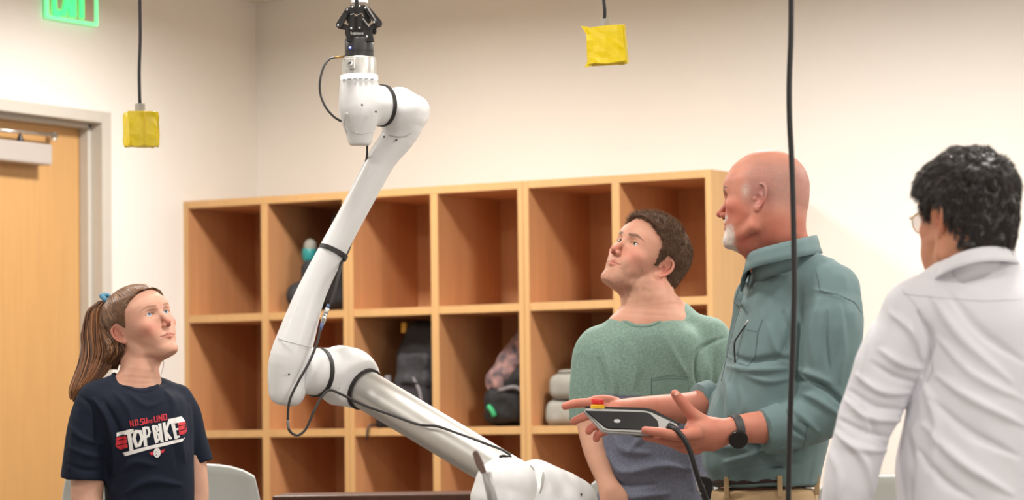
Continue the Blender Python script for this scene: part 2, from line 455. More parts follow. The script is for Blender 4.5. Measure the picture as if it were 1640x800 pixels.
# ------------------------------------------------------------------ cubby units
TE, WO, T1, T2, HO, TS, DP = .0214, .3153, .0293, .042, .38, .0261, .4206
ZT = 1.9806
def col_x(i):
    l = TE
    for k in range(i): l += WO+(T1 if k % 2 == 0 else T2)
    return l, l+WO
NR = 4
names = ['leftmost maple cubby unit of the row, touching the door wall',
         'middle maple cubby unit, behind the robot arm, holding two stuffed backpacks',
         'rightmost maple cubby unit, behind the two men at the tablet']
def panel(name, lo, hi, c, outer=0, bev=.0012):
    o = box(name, lo, hi, m_wood_shade, c, bev); o.data.materials.append(m_wood)
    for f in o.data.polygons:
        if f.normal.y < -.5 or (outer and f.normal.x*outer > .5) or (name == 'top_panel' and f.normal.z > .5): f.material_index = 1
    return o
for u in range(3):
    xa = 0 if u == 0 else (col_x(2*u-1)[1]+col_x(2*u)[0])/2
    xb = col_x(5)[1]+TE if u == 2 else (col_x(2*u+1)[1]+col_x(2*u+2)[0])/2
    c = empty('cubby_unit', ((xa+xb)/2, .2, 0), names[u], 'cubby shelf', 'maple cubby units along the back wall')
    l0, r0 = col_x(2*u); l1, r1 = col_x(2*u+1); zb = ZT-TS-NR*(HO+TS)
    e = .0006
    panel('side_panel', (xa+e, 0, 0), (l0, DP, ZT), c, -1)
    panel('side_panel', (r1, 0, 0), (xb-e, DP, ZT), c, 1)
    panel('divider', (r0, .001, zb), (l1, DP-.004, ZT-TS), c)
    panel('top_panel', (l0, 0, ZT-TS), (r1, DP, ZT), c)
    box('back_panel', (l0, DP-.012, zb), (r1, DP, ZT-TS), m_wood_shade, c)
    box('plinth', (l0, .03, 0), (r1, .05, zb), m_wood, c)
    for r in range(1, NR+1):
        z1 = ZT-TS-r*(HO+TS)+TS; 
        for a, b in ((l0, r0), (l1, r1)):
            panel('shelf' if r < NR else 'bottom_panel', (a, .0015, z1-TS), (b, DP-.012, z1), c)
def shelf_z(row): return ZT-TS-row*(HO+TS)-HO      # floor of a cell

# ------------------------------------------------------------------ things in the cubbies
m_bag = mat('black_nylon', rgb(17, 17, 20), .75, noise=.25, nscale=30, bump=.5, bscale=60)
m_bag2 = mat('charcoal_nylon', rgb(40, 40, 45), .7, noise=.2, nscale=30, bump=.5, bscale=50)
m_strap = mat('grey_webbing', rgb(120, 116, 120), .7)
m_green = mat('green_tag', rgb(40, 150, 95), .5)
m_pink = mat('floral_fabric', rgb(166, 126, 120), .8, nscale=28, col2=rgb(62, 58, 66))
m_teal = mat('teal_shell', rgb(36, 128, 128), .4)
m_tan = mat('amber_tag', rgb(190, 140, 40), .5)
m_red = mat('red_fabric', rgb(170, 40, 50), .6)
m_gcloth = mat('grey_felt', rgb(140, 138, 130), .8, noise=.1, nscale=30)
def wr(seed, amp, s): return lambda v, N: amp*(vnoise(v, s, seed)+.5*vnoise(v, s*2.3, seed+3))
# backpack in cell 3 of the second row
l, r = col_x(2); z = shelf_z(1)
b = empty('backpack', ((l+r)/2+.03, .2, z), 'black backpack with grey strap and amber tag, above the robot tube', 'backpack', 'backpacks in the cubbies')
cx = (l+r)/2+.045
solid('body', [('+', rbox((cx, .22, z+.15), (.105, .13, .15), .05), 0), ('+', ell((cx-.01, .20, z+.27), (.09, .11, .06)), .03), ('+', rbox((cx+.02, .22, z+.19), (.09, .13, .175), .04), .02)], .008, m_bag, b, 2, wr(3, .006, 16))
solid('front_pocket', [('+', rbox((cx-.01, .09, z+.10), (.075, .04, .085), .03), 0), ('+', rbox((cx-.015, .10, z+.21), (.07, .03, .05), .025), .01)], .006, m_bag2, b, 2, wr(5, .004, 22))
tube('strap', [V(cx+.0, .06, z+.17), V(cx+.035, .045, z+.12), V(cx+.05, .04, z+.05), V(cx+.055, .05, z+.01)], .006, m_strap, b, 8, 6)
tube('strap', [V(cx-.07, .07, z+.14), V(cx-.02, .045, z+.155), V(cx+.06, .06, z+.14)], .005, m_bag, b, 8, 6)
box('tag', (cx-.075, .10, z+.325), (cx-.055, .112, z+.36), m_tan, b, .003)
solid('toggle', [('+', ell((cx-.045, .045, z+.09), (.018, .01, .015)), 0)], .004, m_red, b)
solid('toggle', [('+', ell((cx-.03, .043, z+.06), (.014, .01, .02)), 0)], .004, m_pink, b)
bo = empty('water_bottle', (l+.085, .08, z), 'narrow pale bottle standing left of the backpack behind the robot elbow', 'bottle')
lathe('bottle_body', V(l+.085, .08, z), (0, 0, 1), [(0, .018), (.1, .02), (.14, .019), (.155, .012)], m_gcloth, bo, 20)
lathe('cap', V(l+.085, .08, z+.155), (0, 0, 1), [(0, .012), (.022, .012), (.025, .008)], m_strap, bo, 16)
# backpack in cell 4
l, r = col_x(3); cx = (l+r)/2+.06
b = empty('backpack', (cx, .2, z), 'black and pink patterned backpack slumped in its cubby, small green tag at its foot', 'backpack', 'backpacks in the cubbies')
solid('body', [('+', rbox((cx+.0, .2, z+.10), (.10, .12, .1), .05), 0), ('+', rc((cx+.01, .2, z+.12), (cx+.06, .25, z+.30), .09, .035), .04), ('+', rbox((cx+.045, .26, z+.15), (.06, .1, .155), .04), .02)], .007, m_bag, b, 2, wr(11, .007, 17))
vs, q = None, None
solid('patterned_panel', [('+', rc((cx-.05, .105, z+.15), (cx+.035, .13, z+.31), .050, .026, (0, 1, 0), .5), 0), ('+', rc((cx-.02, .10, z+.17), (cx+.06, .13, z+.28), .03, .02, (0, 1, 0), .5), .01)], .005, m_pink, b, 2, wr(12, .004, 30))
solid('front_pocket', [('+', rbox((cx-.01, .085, z+.07), (.08, .03, .06), .03), 0)], .006, m_bag, b, 2, wr(13, .004, 30))
tube('tag', [V(cx-.055, .05, z+.068), V(cx-.04, .045, z+.055), V(cx-.03, .047, z+.034)], .009, m_green, b, 8, 4)
tube('strap', [V(cx-.02, .06, z+.12), V(cx+.05, .05, z+.13), V(cx+.09, .06, z+.10)], .007, m_strap, b, 8, 5)
# grey stacked things in cell 5
l, r = col_x(4); cx = r-.165
for k, (zz, a, lab) in enumerate([(0, .085, 'folded grey cushion lying flat in the cubby left of the young man'), (.085, .075, 'upper grey cushion stacked on the folded one beside the young man')]):
    t, _, _ = solid('cushion', [('+', rbox((cx-.02+.01*k, .16, z+zz+.043), (a+.025, .12, .042), .026), 0)], .006, m_gcloth, None, 2, wr(20+k, .004, 14))
    tag(t, lab, 'cushion')
t, _, _ = solid('cap', [('+', ell((cx-.0, .17, z+.17), (.075, .09, .045)), 0), ('&', (lambda P: P[..., 2]-(z+.172), None, None), .004)] if False else [('+', ell((cx, .17, z+.195), (.07, .085, .05)), 0), ('-', rbox((cx, .17, z+.14), (.2, .2, .032), .001), .005), ('+', ell((cx-.05, .1, z+.178), (.05, .05, .008)), .01)], .005, m_gcloth, None, 2)
tag(t, 'round grey cap resting on top of the two grey cushions', 'cap')
# jacket, bag and helmet in cell 2 of the top row
l, r = col_x(1); z0 = shelf_z(0)
b = empty('duffel_bag', (l+.24, .22, z0), 'black duffel bag filling the upper cubby behind the forearm', 'bag')
solid('body', [('+', rbox((l+.235, .2, z0+.09), (.072, .13, .09), .045), 0), ('+', rbox((l+.262, .2, z0+.175), (.048, .14, .17), .035), .03)], .007, m_bag, b, 2, wr(31, .006, 15))
tube('handle', [V(l+.19, .08, z0+.15), V(l+.2, .05, z0+.2), V(l+.26, .05, z0+.2), V(l+.28, .08, z0+.15)], .008, m_bag2, b, 8, 6)
b = empty('shoe_bag', (l+.12, .12, z0), 'small rounded black pouch on the upper cubby floor, left of the duffel bag', 'bag')
solid('body', [('+', ell((l+.075, .10, z0+.055), (.050, .07, .055)), 0), ('+', rbox((l+.118, .12, z0+.09), (.035, .06, .09), .03), .02)], .006, m_bag2, b, 2, wr(33, .004, 18))
b = empty('sports_bottle', (l+.105, .1, z0+.18), 'teal bottle with a white lid on the dark pouch beside the forearm', 'bottle')
lathe('bottle_body', V(l+.105, .10, z0+.178), (.1, 0, 1), [(0, .02), (.01, .026), (.04, .027), (.045, .024)], m_teal, b, 24)
lathe('lid', V(l+.1095, .10, z0+.223), (.1, 0, 1), [(0, .022), (.015, .022), (.028, .015), (.034, .004)], m_gcloth, b, 24)
# strap hanging over the shelf edge under the tube
b = empty('dark_pouch', (col_x(2)[0]+.085, .05, z), 'small dark pouch with a dangling cord under the robot tube', 'bag')
solid('body', [('+', rbox((col_x(2)[0]+.09, .07, z+.03), (.03, .04, .03), .015), 0)], .005, m_bag, b, 1, wr(41, .003, 30))
tube('cord', [V(col_x(2)[0]+.07, .03, z+.012), V(col_x(2)[0]+.06, -.005, z+.005), V(col_x(2)[0]+.055, -.008, z-.04)], .004, m_black, b, 6, 4)

# ------------------------------------------------------------------ chairs
m_chair = mat('pale_grey_polypropylene', rgb(198, 202, 198), .45)
def chair(px, py, Z, rz, label, W_=1.):
    """shell chair: px,py is the middle of the top edge of its back"""
    p = at(px, py, Z); h = p[2]
    c = empty('shell_chair', (p[0], p[1], 0), label, 'chair', 'pale grey shell chairs')
    f = RV*math.cos(rz)+FV*math.sin(rz); g = -RV*math.sin(rz)+FV*math.cos(rz)   # f along the back, g forwards away
    seat = h-.36; B = lambda a, b_, z_: V(p[0], p[1], 0)+f*a+g*b_+V(0, 0, z_)
    # back shell
    vs = []; n, m = 14, 16; fs = []
    for i in range(n+1):
        t = i/n; zz = h-t*.33; wd = (.19+.035*t)*W_; yy = .02*math.sin(t*3)-.06*(1-t)
        for j in range(m+1):
            s = j/m*2-1; drop = (abs(s)**5)*.035*(1-t)**3
            vs.append(B(wd*s, yy+.05*(1-s*s)*-1+.02, zz-drop))
    for i in range(n):
        for j in range(m): a = i*(m+1)+j; fs.append((a, a+1, a+m+2, a+m+1))
    o = mesh_obj('backrest', vs, fs, m_chair, c); md = o.modifiers.new('s', 'SOLIDIFY'); md.thickness = .014; md = o.modifiers.new('b', 'BEVEL'); md.width = .004; md.segments = 2
    vs = []; fs = []
    for i in range(n+1):
        for j in range(m+1):
            s = j/m*2-1; t = i/n; vs.append(B(.225*W_*s, .0+t*.42, seat-.02*(1-s*s)-.03*t*t+.03*(1-t)**4))
    for i in range(n):
        for j in range(m): a = i*(m+1)+j; fs.append((a, a+1, a+m+2, a+m+1))
    o = mesh_obj('seat', vs, fs, m_chair, c); md = o.modifiers.new('s', 'SOLIDIFY'); md.thickness = .014
    for a, b_ in ((-.18*W_, .04), (.18*W_, .04), (-.18*W_, .38), (.18*W_, .38)):
        tube('leg', [B(a, b_, seat-.02), B(a*1.2, b_+(.04 if b_ > .2 else -.04), .0)], .011, m_chrome, c, 10)
    return c
chair(258, 741, 8.4, .06, 'wide pale grey shell chair right behind the young woman', 1.32)
chair(1052, 752, 9.0, .0, 'pale grey shell chair mostly hidden behind the young man in the two-tone shirt')
chair(1425, 758, 8.3, -.05, 'pale grey shell chair between the bald man and the man in white')

# ------------------------------------------------------------------ dark bench behind the robot
m_dark = mat('dark_walnut', rgb(70, 38, 24), .4, noise=.2, nscale=12, stretch=(1, 6, 6))
a = at(436, 794, 8.15); b_ = at(905, 794, 8.15)
tb = empty('bench', ((a[0]+b_[0])/2, (a[1]+b_[1])/2, 0), 'dark brown wooden bench standing behind the white robot base', 'table')
f = nrm(b_-a)*[1, 1, 0]; f = nrm(f); g = V(-f[1], f[0], 0); Lx = np.linalg.norm((b_-a)[:2]); M_ = [f, g, V(0, 0, 1)]; o_ = V(a[0], a[1], 0); hz = a[2]
box('bench_top', (0, 0, hz-.035), (Lx, .45, hz), m_dark, tb, .004, M_, o_)
box('apron', (.03, .02, hz-.11), (Lx-.03, .04, hz-.035), m_dark, tb, .002, M_, o_)
for u_, v_ in ((.03, .02), (Lx-.08, .02), (.03, .38), (Lx-.08, .38)): box('leg', (u_, v_, 0), (u_+.05, v_+.05, hz-.035), m_dark, tb, .003, M_, o_)

# ------------------------------------------------------------------ yellow pendants on cords
def pendant(px, py, Z, w, h, yaw, tilt, label, cordtop, dep, fold=False):
    p = at(px, py, Z); s = Z/FPX
    c = empty('hanging_control_box', p, label, 'control box', 'yellow boxes hanging on cords')
    R = Matrix.Rotation(math.radians(yaw), 3, 'Z') @ Matrix.Rotation(YAW*-1*-1, 3, 'Z').inverted() if False else None
    f = RV*math.cos(yaw)+FV*math.sin(yaw); g = -RV*math.sin(yaw)+FV*math.cos(yaw); u = V(0, 0, 1)
    f2 = f*math.cos(tilt)+u*math.sin(tilt); u2 = u*math.cos(tilt)-f*math.sin(tilt)
    hw, hh = w*s/2, h*s/2
    bm = bmesh.new(); bmesh.ops.create_cube(bm, size=2); bmesh.ops.subdivide_edges(bm, edges=bm.edges[:], cuts=5, use_grid_fill=True)
    rr = np.random.default_rng(int(px))
    vs = np.array([v.co for v in bm.verts]); k = 1-.04*np.sin(vs[:, 0]*3+1)*np.cos(vs[:, 2]*4)
    W_ = vs[:, :1]*hw*f2+vs[:, 1:2]*dep*g+(vs[:, 2:3]*hh*k[:, None])*u2+rr.normal(0, .0009, vs.shape)
    for v, q_ in zip(bm.verts, W_): v.co = Vector(q_)
    me = bpy.data.meshes.new('tape_wrap'); bmesh.ops.bevel(bm, geom=[e for e in bm.edges if e.calc_face_angle(0) > 1], offset=.002, segments=2, affect='EDGES'); bm.to_mesh(me); bm.free()
    link('tape_wrap', me, m_yellow, c)
    # crumpled tape ends
    for sx, sz, sc in ((-1, 1, 1), (-1, -1, .8), (1, -1, .5)) if fold else ((-.1, -1, .5), (-1, -1, .4)):
        q0 = p+f2*hw*sx*.98+u2*hh*sz*.97-g*dep*.6; e = f2*sx*.014*sc+u2*.008*sz*sc
        prism('tape_fold', [q0-u2*.016*sz*sc, q0+e, q0+f2*.006*-sx+u2*.004*sz, q0-f2*sx*.008], -g, .004, m_yellow, c)
    if not fold: box('tape_edge', (-.004, -dep-.002, -hh*.96), (.003, -dep+.004, hh*.96), mat('yellow_tape_fold', rgb(200, 172, 10), .5), c, .001, [f2, g, u2], p+f2*hw*.05)
    top = p+u2*hh; cx_ = -f2*hw*.05
    lathe('strain_relief', top+cx_-u2*.002, u2, [(0, 9*s), (.004, 9*s), (.005, 8.2*s), (14*s, 8.2*s), (14.5*s, 6*s)], m_grey, c, 10)
    pts = [top+cx_+u2*13*s]+[at(a, b, Z+dz) for a, b, dz in cordtop]; pts.append(V(pts[-1][0], pts[-1][1], max(CEIL, pts[-1][2]+.01))) if pts[-1][2] < CEIL-.02 else None
    tube('cord', pts, 2.7*s, m_black, c, 10, 8)
pendant(226, 207, 8.6, 50, 56, .42, .01, 'yellow taped box hanging on a cord beside the exit sign', [(223.5, 150, 0), (223, 110, 0), (224.5, 60, 0), (224, 0, 0), (224, -90, 0)], .026)
pendant(972.5, 73, 7.9, 62, 60, -.22, .05, 'yellow taped box with a crumpled corner, hanging above the young man', [(968.5, 15, 0), (967, 0, 0), (966, -30, 0), (966, -60, 0)], .02, True)
# long cord in front of the bald man
p = at(1265, 800, 6.35)
pts = [at(a, b, 6.35) for a, b in [(1267, -110), (1267, -20), (1266.5, 60), (1264, 130), (1264.5, 190), (1268, 260), (1270.5, 340), (1272, 420), (1272, 480), (1269.5, 560), (1266.5, 640), (1264, 720), (1262.5, 800), (1262, 900), (1262, 990)]]
dc = empty('drop_cable', at(1267, 0, 6.35), 'long black cable hanging from the ceiling in front of the bald man', 'cable')
tube('cable', pts, 4.6*6.35/FPX, m_black, dc, 12, 6)
lathe('ceiling_socket', V(pts[0][0], pts[0][1], CEIL-.05), (0, 0, 1), [(0, .02), (.0, .03), (.045, .035), (.05, .035)], m_grey, dc, 20)
tube('cable', [V(pts[0][0], pts[0][1], CEIL-.04), pts[0]], 4.6*6.35/FPX, m_black, dc, 12)

# ------------------------------------------------------------------ the robot arm
ZR = 7.42; sR = ZR/FPX
def rp(x, y, dz=0.): return at(x, y, ZR+dz)
m_rob = mat('robot_white', rgb(230, 231, 232), .42, coat=.1)
m_seam = mat('robot_seam', rgb(168, 167, 164), .6)
m_band = mat('black_band', rgb(38, 34, 33), .55)
m_alu = mat('brushed_aluminium', rgb(200, 198, 194), .42, metal=.85, noise=.02, nscale=30)
m_flange = mat('machined_aluminium', rgb(205, 204, 200), .35, metal=.7)
m_led = mat('led_ring', (1, 1, 1), .4, emit=2.2)
m_grip = mat('gripper_black', rgb(40, 38, 38), .42)
m_pin = mat('steel_pin', rgb(220, 220, 220), .25, metal=.8)
rb = empty('robot_arm', V(*rp(830, 800, -.2)[:2], .0), 'white jointed robot arm rising from the bottom centre with a black gripper on top', 'robot')
def RC(a, b, ra, rb_, k=0., **kw): return ('+', rc(rp(*a), rp(*b), ra*sR, rb_*sR, **kw), k*sR)
def cutp(p, n, big=1.): # half space removing the side n points to
    p = V(*p); n = nrm(n); return ('&', (lambda P: (P-p)@n, None, None), .003)
def half(p, n, k=.004):
    p = V(*p); n = nrm(n)
    return ('&', (lambda P: -((P-p)@n), None, None), k)
# forearm; the line runs from wrist to elbow
fa = [(646, 190, .05, 36), (638, 218, .045, 27), (613, 252, .04, 23.5), (586, 302, .03, 22), (557, 356, .02, 21.5), (533, 400, .012, 22), (512, 440, .006, 22.5), (494, 480, .0, 24.5), (478, 528, -.005, 29), (464, 572, -.01, 32), (459.5, 600, -.01, 31), (460, 624, -.01, 30)]
ops = [('+', sweep([rp(*a[:3]) for a in fa], [a[3]*sR for a in fa], 4), 0)]
ops += [RC((640, 176, .03), (662, 178, .075), 37, 27, 10)]
axn = lambda P: None
bot = rp(458, 640, -.01)
ops += [('-', rbox(bot-UP*.045+RT*.0, (.09, .09, .030), .004, [nrm(RT+UP*-.12), FW, nrm(UP+RT*.12)]), .012)]
solid('forearm', ops, .0032, m_rob, rb, 3)
# caps
# wrist housing hanging from the light ring, and its joint towards the forearm
wh = [(576, 131, 29.5), (576, 150, 31), (577, 172, 32.5), (577, 192, 30.5), (575, 208, 24), (574, 219, 18.5)]
ops = [('+', loft([(-10, 0, 0, 29*sR, 29*sR)]+[(0, 0, 0, 1, 1)], p=2), 0)][:0]
zc = rp(576, 126, -.05)[2]
sec = [(rp(576, y, -.05)[2], 0, 0, r*sR, r*sR) for y, r in [(126, 29.2), (132, 30), (145, 31.6), (160, 32.6), (175, 32.8), (188, 31.5), (200, 28), (210, 24), (218, 21), (229, 18.5), (233, 16)]]
c0 = rp(575.5, 170, -.05)
ops = [('+', loft(sec, RV, FV, (0, 0, 1), (c0[0], c0[1], 0), 2), 0), ('+', rc(rp(590, 168, -.03), rp(622, 170, .01), 33*sR, 32*sR), 6*sR)]
a_ax = nrm(rp(622, 170, .012)-rp(585, 168, -.035))
ops += [half(rp(612, 170, -.002), -a_ax)]
solid('wrist_joint', ops, .003, m_rob, rb, 3)
def ring(name, c, ax, r, w, th, m, par=rb, sq=1.): return lathe(name, V(*c)-nrm(ax)*w/2, ax, [(0, r-.004), (0, r+th), (w, r+th), (w, r-.004)], m, par, 64)
ring('black_band', rp(612, 169, -.003), a_ax, 32.4*sR, .010, .0022, m_band)
# the wrist's side cap seam
tube('seam', [rp(x, y, -.05-.046) for x, y in [(556, 180), (560, 200), (566, 210), (580, 214), (596, 211)]], .0011, m_seam, rb, 6, 5)
tube('seam', [rp(554+2*0, 180, -.095), rp(552, 200, -.09), rp(556, 215, -.085)], .001, m_seam, rb, 6, 5)
# light ring and flange
zt = rp(576, 126, -.05)
def lz(y): return rp(575.5, y, -.05)
upv = V(0, 0, 1)
lathe('light_ring', lz(127.5), upv, [(0, 28*sR), (0, 29.4*sR), (6.8*sR, 29.2*sR), (7.2*sR, 26*sR)], m_led, rb, 64)
fl = lathe('tool_flange', lz(120), upv, [(0, 27.4*sR), (20*sR, 27.4*sR), (22*sR, 27.0*sR), (27*sR, 26.9*sR), (28*sR, 26*sR)], m_flange, rb, 64)
for x in range(552, 602, 9):
    t = (x-575.5)/28.5; q_ = lz(129.2)+RV*(x-575.5)*sR-FV*math.sqrt(max(0, 1-t*t))*30.2*sR
    box('vent_slot', (-3*sR, -.0012, -.7*sR), (3*sR, .0012, .7*sR), mat('slot_grey', rgb(120, 120, 118), .6), rb, 0, [nrm(RV+FV*-0+FV*t/math.sqrt(max(.1, 1-t*t))), nrm(FV-RV*t), upv], q_)
bx = rp(560.5, 101.5, -.05-27*sR-.002)
box('connector_plate', (-7.5*sR, -.002, -8.5*sR), (7.5*sR, .006, 8.5*sR), m_flange, rb, .0015, [RV, FV, upv], bx)
lathe('connector', bx-FV*.002, -FV+RV*.35, [(0, 3.6*sR), (.004, 3.6*sR), (.004, 2.8*sR), (.012, 2.8*sR), (.014, 2*sR)], m_chrome, rb, 16)
lathe('connector_pin', bx-FV*.012+RV*.0, -FV+RV*.35, [(0, 1.8*sR), (.006, 1.8*sR)], m_blackp, rb, 12)
# gripper (part) with its pieces
gb = lathe('gripper', lz(93.5), upv, [(0, 22.6*sR), (.4*sR, 23*sR), (10*sR, 23*sR), (10.3*sR, 22.6*sR), (10.8*sR, 23*sR), (30*sR, 23*sR), (31.5*sR, 22*sR), (32*sR, 18*sR)], m_grip, rb, 64)
gb['label'] = 'black two-finger gripper with lettering and silver pins'
G = -.05
def gp(pts, d0, d1, m=m_grip, name='finger_link', bev=.0008):
    return prism(name, [rp(x, y, G+d0) for x, y in pts], FW, d1-d0, m, gb, bev)
gp([(555, 62), (552.2, 52), (554.5, 44), (566, 26), (582, 26), (596, 48), (598, 62)], -.024, .024, name='palm')
gp([(554.5, 62), (598, 62), (598, 66), (554.5, 66)], -.028, .028, name='palm_rim')
def link2(a, b, w1, w2, d0, d1, m=m_grip, nm='finger_link'):
    a = V(*a); b = V(*b); d = nrm(b-a); n = V(-d[1], d[0]); pts = []
    for k in range(7): t = math.pi*(k/6-.5); pts.append(b+w2*(math.cos(t)*d+math.sin(t)*n))
    for k in range(7): t = math.pi*(k/6+.5); pts.append(a+w1*(math.cos(t)*d+math.sin(t)*n))
    return gp(pts, d0, d1, m, nm)
link2((564, 46), (564, 11), 3.6, 3.4, -.034, -.024); link2((576, 46), (576, 11), 3.6, 3.4, -.034, -.024)
link2((543, 40), (557, 16), 5.2, 4.2, -.014, .012); link2((606, 37), (587, 13), 6.0, 4.5, -.016, .012)
link2((553, 43), (545, 42), 4.5, 4, -.010, .010); link2((595, 44), (604, 38), 4.5, 5, -.012, .010)
link2((559, 34), (562, 16), 4, 5, -.008, .016); link2((590, 33), (583, 14), 4, 5, -.008, .016)
link2((566, 16), (582, 14), 5, 6, .0, .02); link2((571, 20), (571, -4), 3.2, 2.9, -.02, -.01)
gp([(580, 30), (582, 29), (592, 42), (590.5, 43)], -.027, -.024, m_pin, 'trim_edge', 0)
gp([(585, 9), (589, 9.5), (603, 33), (601.5, 34)], -.0175, -.016, m_pin, 'trim_edge', 0)
for y in (23.3,):
    for x in (564, 576): gp([(x-3, y+1), (x+3, y-1), (x+3, y-2.2), (x-3, y-.2)], -.0352, -.034, m_pin, 'trim_edge', 0)
for x, y, d in [(541.5, 41, -.014), (556, 16, -.014), (564.5, 11.3, -.034), (576, 10.3, -.034), (562.5, 46, -.034), (575.5, 45, -.034), (599, 36, -.016), (585, 13, -.016), (587.5, 59, -.027)]:
    lathe('pin', rp(x, y, G+d), -FW, [(0, 1.6*sR), (.0015, 1.6*sR), (.002, 1.2*sR)], m_pin, gb, 14)
for x, y in [(562.5, 30), (575, 29.5), (562.8, 35), (575, 34.5)]: lathe('socket', rp(x, y, G-.034), -FW, [(0, .8*sR), (.0006, .8*sR)], m_blackp, gb, 10)
lathe('side_knob', rp(594, 49, G-.0), nrm(RV-UP*.2), [(0, 5*sR), (.012, 5*sR), (.014, 3*sR)], m_grip, gb, 20)
lathe('status_light', rp(562, 79, G)-FV*22.6*sR+RV*0, -FV, [(0, 2.0*sR), (.002, 2.0*sR)], mat('blue_led', rgb(60, 90, 255), .4, emit=2.5), gb, 16)
lathe('status_light', rp(562, 79, G)-FV*22.6*sR-FV*.002, -FV, [(0, 1.1*sR), (.0006, 1.1*sR)], mat('blue_led_core', rgb(220, 230, 255), .4, emit=3), gb, 16)
# lettering, upside down as it hangs
tx = bpy.data.curves.new('lettering', 'FONT'); tx.body = 'ROBOTIQ'.lower(); tx.size = 7.2*sR; tx.extrude = .0002; tx.offset = .00016; tx.space_character = 1.0
to = bpy.data.objects.new('lettering', tx); COL.objects.link(to)
dg = bpy.context.evaluated_depsgraph_get(); me = bpy.data.meshes.new_from_object(to.evaluated_get(dg)); bpy.data.objects.remove(to)
pp = rp(582, 51.8, G-.0285)
for v in me.vertices:
    x, y, z = v.co; v.co = Vector(pp-RT*x*.93+(-UP)*y+(-FW)*z-pl(gb))
link('lettering', me, mat('print_white', rgb(235, 235, 232), .6), gb)
# white held piece behind the fingers
lathe('held_part', rp(576, 6, G+.03), upv, [(0, 12*sR), (.002, 13.5*sR), (.03, 13.5*sR), (.032, 12*sR)], m_rob, gb, 32)
# elbow housing and joint
e_ax = nrm(rp(560, 600, .09)-rp(480, 592, -.01))
ops = [RC((500, 594, .02), (545, 598, .08), 38, 42, 0), RC((546, 593, .075), (566, 600, .09), 41, 41, 3), RC((560, 596, .09), (573, 607, .1), 41, 38, 3), RC((548, 612, .085), (568, 622, .1), 40, 32, 10)]
t_ax = nrm(rp(815, 765, -.22)-rp(580, 621, .085))
ops += [half(rp(582, 621.5, .085), -t_ax), half(rp(478, 592, 0.), e_ax)]
solid('elbow_joint', ops, .0032, m_rob, rb, 3)
ring('black_band', rp(508, 595.5, .03), nrm(RV*.74+FV*.67-UP*.06), 38.8*sR, .011, .0022, m_band)
ring('black_band', rp(583, 622, .085), nrm(t_ax), 33.8*sR, .011, .003, m_band)
ring('collar', rp(580, 620.2, .088), nrm(t_ax), 33.4*sR, .008, .002, mat('light_grey_collar', rgb(190, 190, 188), .5))
# the aluminium tube
A = rp(583, 622, .085); B = rp(835, 773, -.24)
lathe('upper_arm_tube', A, B-A, [(0, 31.8*sR), (np.linalg.norm(B-A), 31.0*sR)], m_alu, rb, 96)
# shoulder housings
ops = [RC((799, 797, -.25), (804, 777, -.25), 44, 41, 0), RC((804, 776, -.25), (818, 773, -.25), 41, 40, 6), RC((818, 780, -.25), (814, 800, -.25), 40, 43, 4), RC((803, 800, -.25), (803, 880, -.25), 45, 45, 6)]
solid('shoulder_joint', ops, .0035, m_rob, rb, 3)
ops = [RC((858, 773, -.18), (896, 791, -.15), 37, 38, 0), RC((903, 801, -.15), (914, 806, -.14), 43, 43, 5), RC((850, 800, -.2), (870, 860, -.2), 42, 46, 6)]
solid('shoulder_housing', ops, .0035, m_rob, rb, 3)
ring('seam', rp(846, 785, -.20), nrm(RV*.9+FV*.45-UP*.45), 41*sR, .003, .0006, m_seam)
bp_ = rp(842, 800, -.22)
lathe('robot_base', V(bp_[0], bp_[1], .58), upv, [(0, .10), (.02, .10), (.03, .078), (.25, .072), (.32, .06)], m_rob, rb, 48)
lathe('pedestal', V(bp_[0], bp_[1], 0), upv, [(0, .22), (.02, .22), (.022, .1), (.56, .1), (.562, .14), (.58, .14)], m_grey, rb, 40)
# straps and screws on the shoulder
tube('black_band', [rp(x, y, -.20-.04) for x, y in [(799, 731), (806, 729.5), (812, 730.5), (820, 731)]], 2.2*sR, m_band, rb, 8, 4)
for x, y, d in [(931, 791, -.19), (463, 599, -.065), (543, 613.5, .025), (542.5, 620, .03), (580, 168, -.115), (602, 179, -.1), (664, 162, .01), (670, 188, .02), (615, 219, 0.01), (635, 224, .01)]:
    lathe('screw', rp(x, y, d-.003), -FW, [(0, 1.7*sR), (.008, 1.7*sR)], mat('screw_dark', rgb(96, 92, 88), .5, metal=.5), rb, 12)
# seam lines on the forearm ends
tube('seam', [rp(x, y, -.012-math.sqrt(max(0, 31**2-(x-472)**2))*sR*1.02) for x, y in [(445, 541), (455, 545), (470, 549), (485, 553), (500, 556)]], .0009, m_seam, rb, 6, 4)
tube('seam', [rp(435, 601, -.012-.024), rp(440, 605, -.035), rp(439, 632, -.035)], .001, m_seam, rb, 6, 4)
tube('seam', [rp(x, y, .048-math.sqrt(max(0, 30**2-(x-640)**2))*sR*1.03) for x, y in [(614, 214), (625, 217), (640, 219), (652, 217), (660, 212)]], .0009, m_seam, rb, 6, 4)
# black band on the forearm
d_ = nrm(rp(512, 440, .006)-rp(557, 356, .02)); ring('black_band', rp(533.5, 404, .012), nrm(d_+RT*.05-FW*.12), 22.6*sR, .0115, .003, m_band)
